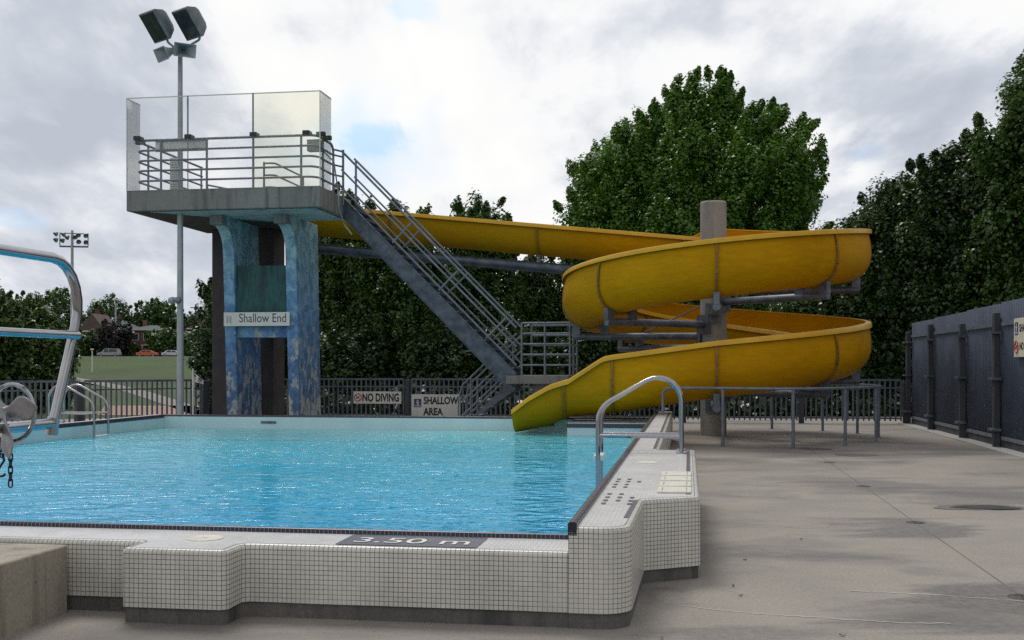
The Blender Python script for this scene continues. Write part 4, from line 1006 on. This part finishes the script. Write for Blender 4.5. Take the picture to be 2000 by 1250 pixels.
def post(name, x, y0, y1, Y, r, label, mat, cat):
    t = thing(name, label, cat, PX(x, y1, Y)); m = MB(); m.tube([PX(x, y1, Y), PX(x, y0, Y)], r, 8, r1=r * .7); m.build('shaft', mat, t); return t
t = post('field_post', 180, 684, 727, 190, .11, 'short white post with a cap standing on the grass slope', M['white'], 'post')
m = MB(); m.box(PX(180, 682, 190), (.5, .3, .2)); m.build('cap', M['white'], t)
t = post('utility_pole', 382, 594, 690, 262, .2, 'grey utility pole with crossarm in front of the gabled house', M['bark'], 'utility pole')
m = MB(); m.box(PX(382, 601, 262), (2.4, .2, .2)); m.build('crossarm', M['bark'], t)
t = post('utility_pole', 226, 592, 690, 262, .25, 'plain utility pole rising through the dark plum tree', M['pole'], 'utility pole')
m = MB(); m.box(PX(226, 600, 262), (2.0, .2, .2)); m.build('crossarm', M['bark'], t)
t = thing('flag_pole', 'small white flag with blue and red on a thin pole beyond the fence', 'flag', GR(377, 842))
fY = GR(377, 842, 0).y + 2.2
m = MB(); m.tube([PX(377, 815, fY), PX(377, 720, fY)], .025, 8); m.build('pole', M['white'], t)
m = MB(); rows = []
for j in range(4): rows.append([PX(378 + i * 3.2, 727 + i * 2.6 + j * (6 - i * .55), fY + .06 * math.sin(i * 1.5 + j * .4)) for i in range(7)])
m.grid(rows); fo = m.build('flag', M['white'], t)
m = MB(); m.grid([[PX(380 + i * 3.0, 731.5 + i * 2.3 + j * (3.2 - i * .2), fY - .03 + .06 * math.sin(i * 1.5 + j * .4)) for i in range(6)] for j in range(2)]); m.build('blue_stripe', M['signblue'], fo)
m = MB(); m.grid([[PX(381 + i * 2.0, 739 + i * 1.4 + j * 2.2, fY - .04 + .06 * math.sin(i * 1.5 + j * .4)) for i in range(4)] for j in range(2)]); m.build('red_patch', M['signred'], fo)

# ------------------------------------------------------------------ houses and cars
M['brick'] = pm('red_brick', (.20, .095, .075), (.15, .075, .062), .8, .9)
M['brick2'] = pm('brown_brick', (.13, .075, .068), (.095, .058, .055), .8, .9)
M['roof_brown'] = pm('brown_shingle', (.14, .09, .078), (.10, .068, .06), .6, .9)
M['roof_green'] = pm('grey_green_shingle', (.075, .10, .10), (.055, .075, .078), .6, .9)
M['roof_red'] = pm('dark_red_shingle', (.14, .07, .065), (.10, .05, .05), .6, .9)
M['trim'] = pm('white_trim', (.62, .62, .64), (.5, .5, .53), 1, .6)
M['win'] = pm('window_glass', (.05, .06, .075), (.03, .035, .045), 1, .1)
def house(label, x0, x1, yb, ye, yp, Y, wall, roof, kind, dep=10):
    a = PX(x0, ye, Y); b = PX(x1, ye, Y); zb = 3.4; ze = a.z; zp = PX(0, yp, Y).z; X0, X1 = a.x, b.x
    t = thing('house', label, 'house', ((X0 + X1) / 2, Y, zb), 'houses along the road')
    m = MB(); m.box(((X0 + X1) / 2, Y + dep / 2, (zb + ze) / 2), (X1 - X0, dep, ze - zb)); m.build('wall', wall, t)
    m = MB(); o_ = .5; q = [(X0 - o_, Y - o_, ze), (X1 + o_, Y - o_, ze), (X1 + o_, Y + dep + o_, ze), (X0 - o_, Y + dep + o_, ze)]
    xm = (X0 + X1) / 2
    if kind == 'hip': rr = [(X0 + 3, Y + dep / 2, zp), (X1 - 3, Y + dep / 2, zp)]; fs = [(0, 1, 5, 4), (1, 2, 5), (2, 3, 4, 5), (3, 0, 4), (3, 2, 1, 0)]
    else: rr = [(xm, Y - o_, zp), (xm, Y + dep, zp)]; fs = [(0, 1, 4), (1, 2, 5, 4), (2, 3, 5), (3, 0, 4, 5), (3, 2, 1, 0)]
    m.v = q + rr; 
    for f in fs: m.idx(f)
    rf = m.build('roof', roof, t)
    m = MB(); m.box((X0 + 1.5, Y + dep * .6, zp + .2), (.8, .8, 2.2)); m.build('chimney', wall, rf)
    m = MB(); m.box((xm, Y - o_ - .06, ze - .12), (X1 - X0 + 1.1, .12, .3)); m.build('eave', M['trim'], rf)
    for i in range(3):
        for j in range(2):
            x = X0 + (X1 - X0) * (i + .5) / 3; z = zb + (ze - zb) * (.27 + .46 * j)
            if i == 1 and j == 0:
                m = MB(); m.box((x, Y - .05, zb + 1.1), (1.1, .14, 2.2)); m.build('door', M['trim'], t); continue
            m = MB(); m.box((x, Y - .04, z), (1.5, .12, 1.7)); f = m.build('window', M['trim'], t)
            m = MB(); m.box((x, Y - .11, z), (1.2, .04, 1.4)); m.build('pane', M['win'], f)
    if kind != 'gable':
        m = MB(); m.box((X1 - 2.2, Y - 1.3, zb + 2.9), (4.2, 2.4, .25)); p = m.build('porch', M['trim'], t)
        for dx in (-4.0, -.4): m = MB(); m.box((X1 + dx, Y - 2.3, zb + 1.4), (.25, .25, 2.75)); m.build('porch_post', M['trim'], p)
house('brown brick house with a tall pointed brown roof behind the steel rail', 158, 203, 690, 646, 612, 262, M['brick2'], M['roof_brown'], 'gable')
house('red brick house with a low grey green hipped roof above the orange car', 254, 318, 690, 643, 634, 262, M['brick'], M['roof_green'], 'hip')
house('dark red gabled house with white eaves beside the blue tower pier', 370, 410, 690, 641, 624, 262, M['brick2'], M['roof_red'], 'gable')
house('low brick house mostly hidden by the small green tree and pole', 322, 362, 690, 652, 640, 268, M['brick'], M['roof_brown'], 'hip')
house('brick house with dark roof half hidden behind the plum tree', 204, 250, 690, 640, 623, 272, M['brick2'], M['roof_green'], 'hip')
def carmat(n, c): return pm(n, c, tuple(x * .9 for x in c), 1, .25)
M['tyre'] = pm('tyre_rubber', (.02, .02, .02), (.03, .03, .03), 5, .8); M['car_win'] = pm('car_glass', (.02, .025, .03), (.03, .035, .04), 3, .08)
def car(label, xc, ybot, Y, body, suv=False, L=4.6, flip=1):
    c = PX(xc, ybot, Y); c.z = 3.482; t = thing('parked_car', label, 'car', c, 'cars parked along the road')
    h = 1.75 if suv else 1.42
    prof = [(-.5, .32), (-.5, .62), (-.485, .86), (-.36 if not suv else -.47, .95), (-.27 if not suv else -.43, h - .06), (-.2, h), (.06 if not suv else .1, h), (.2, h - .12), (.33, .98), (.47, .82), (.5, .62), (.5, .32)]
    def pt(x, z, y): return c + Vector((x * L * flip, y, z))
    m = MB(); rows = []
    for y, ins in ((-.90, .0), (-.84, .0), (.84, 0), (.90, 0)):
        rows.append([pt(x * (.985 if abs(y) > .85 else 1), z - (.02 if abs(y) > .85 else 0), y * (1 if z < .97 else .84)) for x, z in prof])
    i, nn = m.grid(rows, closed=True, smooth=False); m.idx(range(i, i + nn)); m.idx(range(i + 3 * nn, i + 4 * nn)); bd = m.build('body', body, t, bevel=.05)
    for (a, b) in (((-.25 if not suv else -.40), -.03), (.0, .22)):
        m = MB(); m.prism([pt(a, .99, -.835), pt(b, .99, -.835), pt(b - (.06 if b > .1 else 0), h - .1, -.775), pt(a + (.03 if b > .1 else .05), h - .1, -.775)], (0, 0, 0), (0, -.06, 0)); m.build('side_window', M['car_win'], t)
    for x in (-.32, .32):
        for y in (-.82, .82):
            m = MB(); m.lathe(pt(x, .33, y + .1), (0, -1, 0), [(0, .33), (.2, .33), (.2, .2), (.21, .19)], 16); w = m.build('wheel', M['tyre'], t)
            m = MB(); m.lathe(pt(x, .33, y - .10), (0, -1, 0), [(0, .2), (.02, .18)], 12); m.build('rim', M['pole'], w)
    for s, mt, nme in ((1, M['trim'], 'headlight'), (-1, M['signred'], 'tail_light')):
        m = MB(); m.box(pt(.485 * s, .72, -.72), (.14, .3, .16)); m.build(nme, mt, t)
car('silver estate car parked beneath the plum tree', 214, 697, 244, carmat('silver_paint', (.30, .31, .32)), True, 4.8, -1)
car('bright orange sedan parked on the road behind the field', 288, 697, 244, carmat('orange_paint', (.52, .085, .015)), False, 4.5, 1)
car('white car parked just left of the floodlight pole', 337, 697, 244, carmat('white_paint', (.5, .51, .53)), False, 4.4, 1)
car('dark car parked at the far left behind the steel rail', 120, 697, 246, carmat('dark_paint', (.04, .045, .06)), False, 4.4, 1)

# ------------------------------------------------------------------ trees
def leaves(name, mat, P, size, rng, outward, parent, up=.4, aspect=.78):
    n = len(P); nrm = rng.normal(size=(n, 3)); nrm /= np.linalg.norm(nrm, axis=1)[:, None]
    nrm = nrm * .62 + outward * .9 + np.array([0, 0, up]); nrm /= np.linalg.norm(nrm, axis=1)[:, None]
    t = rng.normal(size=(n, 3)); t -= nrm * (t * nrm).sum(1)[:, None]; t /= np.linalg.norm(t, axis=1)[:, None]; b = np.cross(nrm, t)
    s = size * rng.uniform(.6, 1.35, n)[:, None]
    V = np.empty((n, 4, 3)); V[:, 0] = P - t * s * .5; V[:, 1] = P + b * s * .5 * aspect + nrm * s * .08; V[:, 2] = P + t * s * .5 - nrm * s * .12; V[:, 3] = P - b * s * .5 * aspect + nrm * s * .08
    me = bpy.data.meshes.new(name); me.vertices.add(n * 4); me.vertices.foreach_set('co', V.astype(np.float32).ravel())
    me.loops.add(n * 4); me.loops.foreach_set('vertex_index', np.arange(n * 4, dtype=np.int32))
    me.polygons.add(n); me.polygons.foreach_set('loop_start', np.arange(0, n * 4, 4, dtype=np.int32)); me.polygons.foreach_set('loop_total', np.full(n, 4, np.int32))
    me.materials.append(mat); me.update(calc_edges=True); o = bpy.data.objects.new(name, me); COL.objects.link(o); child(o, parent); return o
def tree(name, label, xc, Y, ytop, halfpx, zbot, prof, nclump, per, leaf, mat, seed, clr=.55, gz=0.0, lean=0.0, cat='tree', group=None, spike=1.0, trunk=.16, bough=.15, lump=1.0, sprig=.35):
    rng = np.random.default_rng(seed); X = (xc - 1000) * Y / F; ztop = H + (HY - ytop) * Y / F; hw = halfpx * Y / F
    t = thing(name, label, cat, (X, Y, gz), group)
    pt = np.array([p for p, _ in prof]); pr = np.array([r for _, r in prof])
    ph = rng.uniform(0, 6.28, 8)
    ztop -= clr * .55
    n = nclump; cum = np.cumsum(np.interp(np.linspace(0, 1, 200), pt, pr) + .06); cum /= cum[-1]
    ts = np.interp((np.arange(n) + rng.uniform(0, 1, n)) / n, cum, np.linspace(0, 1, 200))      # even cover by height and by angle
    an = (np.arange(n) * 2.39996 + rng.normal(0, .25, n)) % (2 * np.pi)
    core = rng.uniform(0, 1, n) < .16; rad = np.where(core, rng.uniform(.05, .7, n), rng.uniform(.55, 1, n) ** .5)
    r0 = np.interp(ts, pt, pr) * hw; hgt0 = ztop - zbot
    Q = np.stack([r0 * np.cos(an), r0 * np.sin(an), ts * hgt0], 1) / (hw * lump); w_ = np.zeros(n)
    for k in range(7):
        kv = rng.normal(size=3); kv /= np.linalg.norm(kv); w_ += np.sin(Q @ kv * rng.uniform(3.5, 7.5) + rng.uniform(0, 6.28)) / 7 ** .5
    wob = 1 + bough * np.clip(w_, -1.6, 1.3) + rng.normal(0, .03, n)
    r = r0 * rad * wob; zz = zbot + hgt0 * (ts + bough * .35 * w_ * np.sin(np.pi * np.clip(ts, 0, 1)) * .6)
    C = np.stack([X + r * np.cos(an), Y + r * np.sin(an) * .9, zz], 1); cs = clr * rng.uniform(.65, 1.2, n)
    ns = int(n * sprig)                                      # shoots that stand proud of the crown
    if ns:
        k_ = rng.choice(np.where(~core)[0], ns); o_ = C[k_] - np.array([X, Y, 0]); o_[:, 2] = hgt0 * .25 * ts[k_]; o_ /= np.linalg.norm(o_, axis=1)[:, None] + 1e-6
        C = np.vstack([C, C[k_] + (o_ * .7 + np.array([.15, 0, .65])) * (clr * rng.uniform(.5, 1.25, ns))[:, None]]); cs = np.concatenate([cs, clr * rng.uniform(.28, .5, ns)]); n += ns
    ctr = np.array([X, Y, zbot + (ztop - zbot) * .35]); ax = C - ctr; ax /= np.linalg.norm(ax, axis=1)[:, None] + 1e-6
    ax = ax * .6 + np.array([.12, 0, .55]) + rng.normal(0, .2, (n, 3)); ax /= np.linalg.norm(ax, axis=1)[:, None]
    D = rng.normal(size=(n * per, 3)); D /= np.linalg.norm(D, axis=1)[:, None]; rr = rng.uniform(0, 1, n * per) ** .45
    L_ = D * rr[:, None]; axr = np.repeat(ax, per, 0); al = (L_ * axr).sum(1)
    L_ = L_ + axr * (al * (spike - .6))[:, None]; tap = np.clip(1.05 - .55 * np.maximum(al, 0), .3, 1); L_ = axr * ((L_ * axr).sum(1))[:, None] + (L_ - axr * ((L_ * axr).sum(1))[:, None]) * tap[:, None]
    P = np.repeat(C, per, 0) + L_ * (np.repeat(cs, per) * .85)[:, None]
    ow = D + .35 * axr; ow /= np.linalg.norm(ow, axis=1)[:, None]
    P[:, 2] = np.maximum(P[:, 2], gz + .05)
    leaves('crown', mat, P, leaf, rng, ow, t)
    m = MB(); hgt = ztop - gz; m.tube([(X, Y, gz - .1), (X + .05 * hw, Y, gz + hgt * .3), (X + lean * hgt * .3, Y, gz + hgt * .6), (X + lean * hgt * .6, Y, gz + hgt * .88)], trunk * 1.3, 8, r1=trunk * .15)
    for k in rng.choice(n, min(n, 16), replace=False):
        c = Vector(C[k]); h0 = max(gz + hgt * .15, min(c.z - .12 * hgt, gz + hgt * .7)); s_ = Vector((X, Y, h0)); mid = s_.lerp(c, .5) + Vector((0, 0, .05 * hgt))
        m.tube([s_, mid, c], trunk * .4, 6, r1=trunk * .06)
    m.build('trunk', M['bark'], t, fixn=False)
    return t
maple = [(0, .7), (.15, .92), (.3, 1.0), (.47, 1.0), (.58, .96), (.67, .91), (.77, .76), (.86, .6), (.945, .32), (1, .06)]
round_ = [(0, .5), (.2, .9), (.45, 1), (.7, .85), (.88, .55), (1, .12)]
bushy = [(0, .9), (.3, 1), (.6, .95), (.8, .7), (.93, .4), (1, .1)]
tree('maple_tree', 'big broad green maple rising behind the yellow slide', 1372, 46, 168, 236, 1.6, maple, 1350, 215, .13, M['leaf_maple'], 11, .60, bough=.15, lump=.7, sprig=.5, trunk=.28, spike=1.35)
for k, (xc, Y, yt, hw, mt, lab, nc) in enumerate([
    (672, 41, 384, 78, 'leaf_mid', 'dark feathery tree between the tower pier and the stair top', 520),
    (785, 40, 412, 84, 'leaf_dark', 'deep green tree behind the middle of the steel staircase', 560),
    (925, 42, 396, 84, 'leaf_dark', 'dark tree topping the straight slide run with two leafy tips', 600),
    (1050, 44, 500, 62, 'leaf_mid', 'shorter dark tree just left of the spiral with sky gaps', 380),
    (478, 42, 522, 82, 'leaf_deep', 'dark tree seen between and beside the blue tower piers', 380)]):
    tree('dense_tree', lab, xc, Y, yt, hw, 0.2, bushy, int(nc * .50), 170, .125, M[mt], 20 + k, .55, bough=.30, lump=.42, sprig=.6, group='trees behind the bar fence', spike=1.5, trunk=.15)
for k, (xc, Y, yt, hw, lab, nc, mt) in enumerate([
    (1752, 37, 345, 118, 'dark tree with a sloping top directly above the screen fence corner', 700, 'leaf_deep'),
    (1890, 36, 268, 150, 'dense dark tree above the middle of the ribbed screen', 900, 'leaf_deep'),
    (2062, 34, 96, 150, 'tallest dark tree cut off by the right edge of the photo', 1000, 'leaf_dark')]):
    tree('shade_tree', lab, xc, Y, yt, hw, 0.3, bushy, int(nc * .9), 190, .122, M[mt], 40 + k, .58, bough=.20, lump=.5, sprig=.25, group='dark trees beyond the screen fence', trunk=.22)
for k, (xc, Y, yt, hw, lab, mt) in enumerate([
    (1165, 37, 600, 62, 'leafy shrub under the left curve of the slide', 'leaf_deep'),
    (1285, 38, 560, 85, 'dark shrub behind the slide support arms left of the column', 'leaf_dark'),
    (1440, 38, 535, 95, 'broad shrub right of the concrete column behind the slide', 'leaf_dark'),
    (1570, 37, 555, 85, 'light tipped shrub behind the right turn of the slide', 'leaf_mid'),
    (1665, 36, 470, 72, 'tall dark shrub between the slide and the screen fence', 'leaf_deep'),
    (860, 38, 640, 80, 'low dark shrub behind the NO DIVING sign', 'leaf_deep'),
    (985, 38, 640, 75, 'low dark shrub behind the stair landing', 'leaf_deep'),
    (680, 38, 640, 70, 'low dark shrub right of the blue pier behind the fence', 'leaf_deep')]):
    tree('shrub', lab, xc, Y, yt, hw, 0.0, bushy, 300, 80, .13, M[mt], 60 + k, .5, bough=.22, lump=.6, cat='shrub', group='shrubs behind the bar fence', trunk=.06)
for k, (xc, Y, yt, hw, lab, nc, lf) in enumerate([
    (20, 72, 588, 75, 'mid green tree at the left edge beyond the fence', 420, .26),
    (88, 78, 606, 48, 'smaller green tree right of the left edge tree', 260, .26),
    (-30, 66, 560, 70, 'tall green tree cut by the left edge of the photo', 380, .26)]):
    tree('field_tree', lab, xc, Y, yt, hw, FZ + .2, bushy, nc, 60, lf, M['leaf_mid'], 80 + k, .8, gz=FZ, group='trees at the edge of the sports field', trunk=.2)
for k, (xc, Y, yt, hw, zb, lab, mt, nc) in enumerate([
    (112, 285, 563, 46, 6, 'dark rounded tree behind the stadium light mast', 'leaf_dark', 200),
    (60, 285, 570, 40, 6, 'dark rounded tree far behind the left guard rail', 'leaf_dark', 160),
    (214, 290, 577, 42, 9, 'open crowned tall tree behind the brown roofs', 'leaf_dark', 110),
    (308, 290, 585, 44, 9, 'dense round tree behind the red brick house', 'leaf_dark', 190),
    (222, 256, 630, 27, 4.6, 'dusky plum coloured tree in front of the houses', 'leaf_plum', 150),
    (318, 256, 646, 26, 4.6, 'spreading green tree overhanging the orange car', 'leaf_dark', 150),
    (168, 256, 655, 14, 4.2, 'narrow green tree beside the brown brick house', 'leaf_mid', 80),
    (378, 256, 650, 22, 4.0, 'light green tree in front of the gabled house', 'leaf_mid', 90),
    (404, 256, 640, 20, 4.0, 'small dark tree tucked beside the tower pier', 'leaf_dark', 80),
    (250, 258, 676, 10, 3.6, 'small green bush between the silver and orange cars', 'leaf_mid', 60),
    (392, 300, 607, 40, 8, 'far tree behind the gabled house roof', 'leaf_mid', 120),
    (345, 300, 612, 30, 8, 'far tree seen beside the floodlight pole', 'leaf_mid', 90),
    (258, 300, 618, 40, 6, 'far green tree filling the gap between roofs', 'leaf_mid', 110),
    (150, 300, 606, 40, 6, 'far dark tree behind the guard rail post', 'leaf_dark', 110)]):
    tree('street_tree', lab, xc, Y, yt, hw, zb, round_, nc, 40, .62, M[mt], 100 + k, 1.5, gz=3.4, group='trees around the far houses', trunk=.25)

# ground cover below the shrubs beyond the fence
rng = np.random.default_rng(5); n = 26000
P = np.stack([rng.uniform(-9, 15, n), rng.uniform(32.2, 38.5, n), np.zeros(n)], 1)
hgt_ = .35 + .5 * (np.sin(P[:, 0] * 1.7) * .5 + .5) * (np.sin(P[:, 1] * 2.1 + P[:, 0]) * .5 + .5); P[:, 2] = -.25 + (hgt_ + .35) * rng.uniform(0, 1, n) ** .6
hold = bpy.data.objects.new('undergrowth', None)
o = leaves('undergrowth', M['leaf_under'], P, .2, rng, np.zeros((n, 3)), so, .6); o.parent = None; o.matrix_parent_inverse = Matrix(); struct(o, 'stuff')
bpy.data.objects.remove(hold)
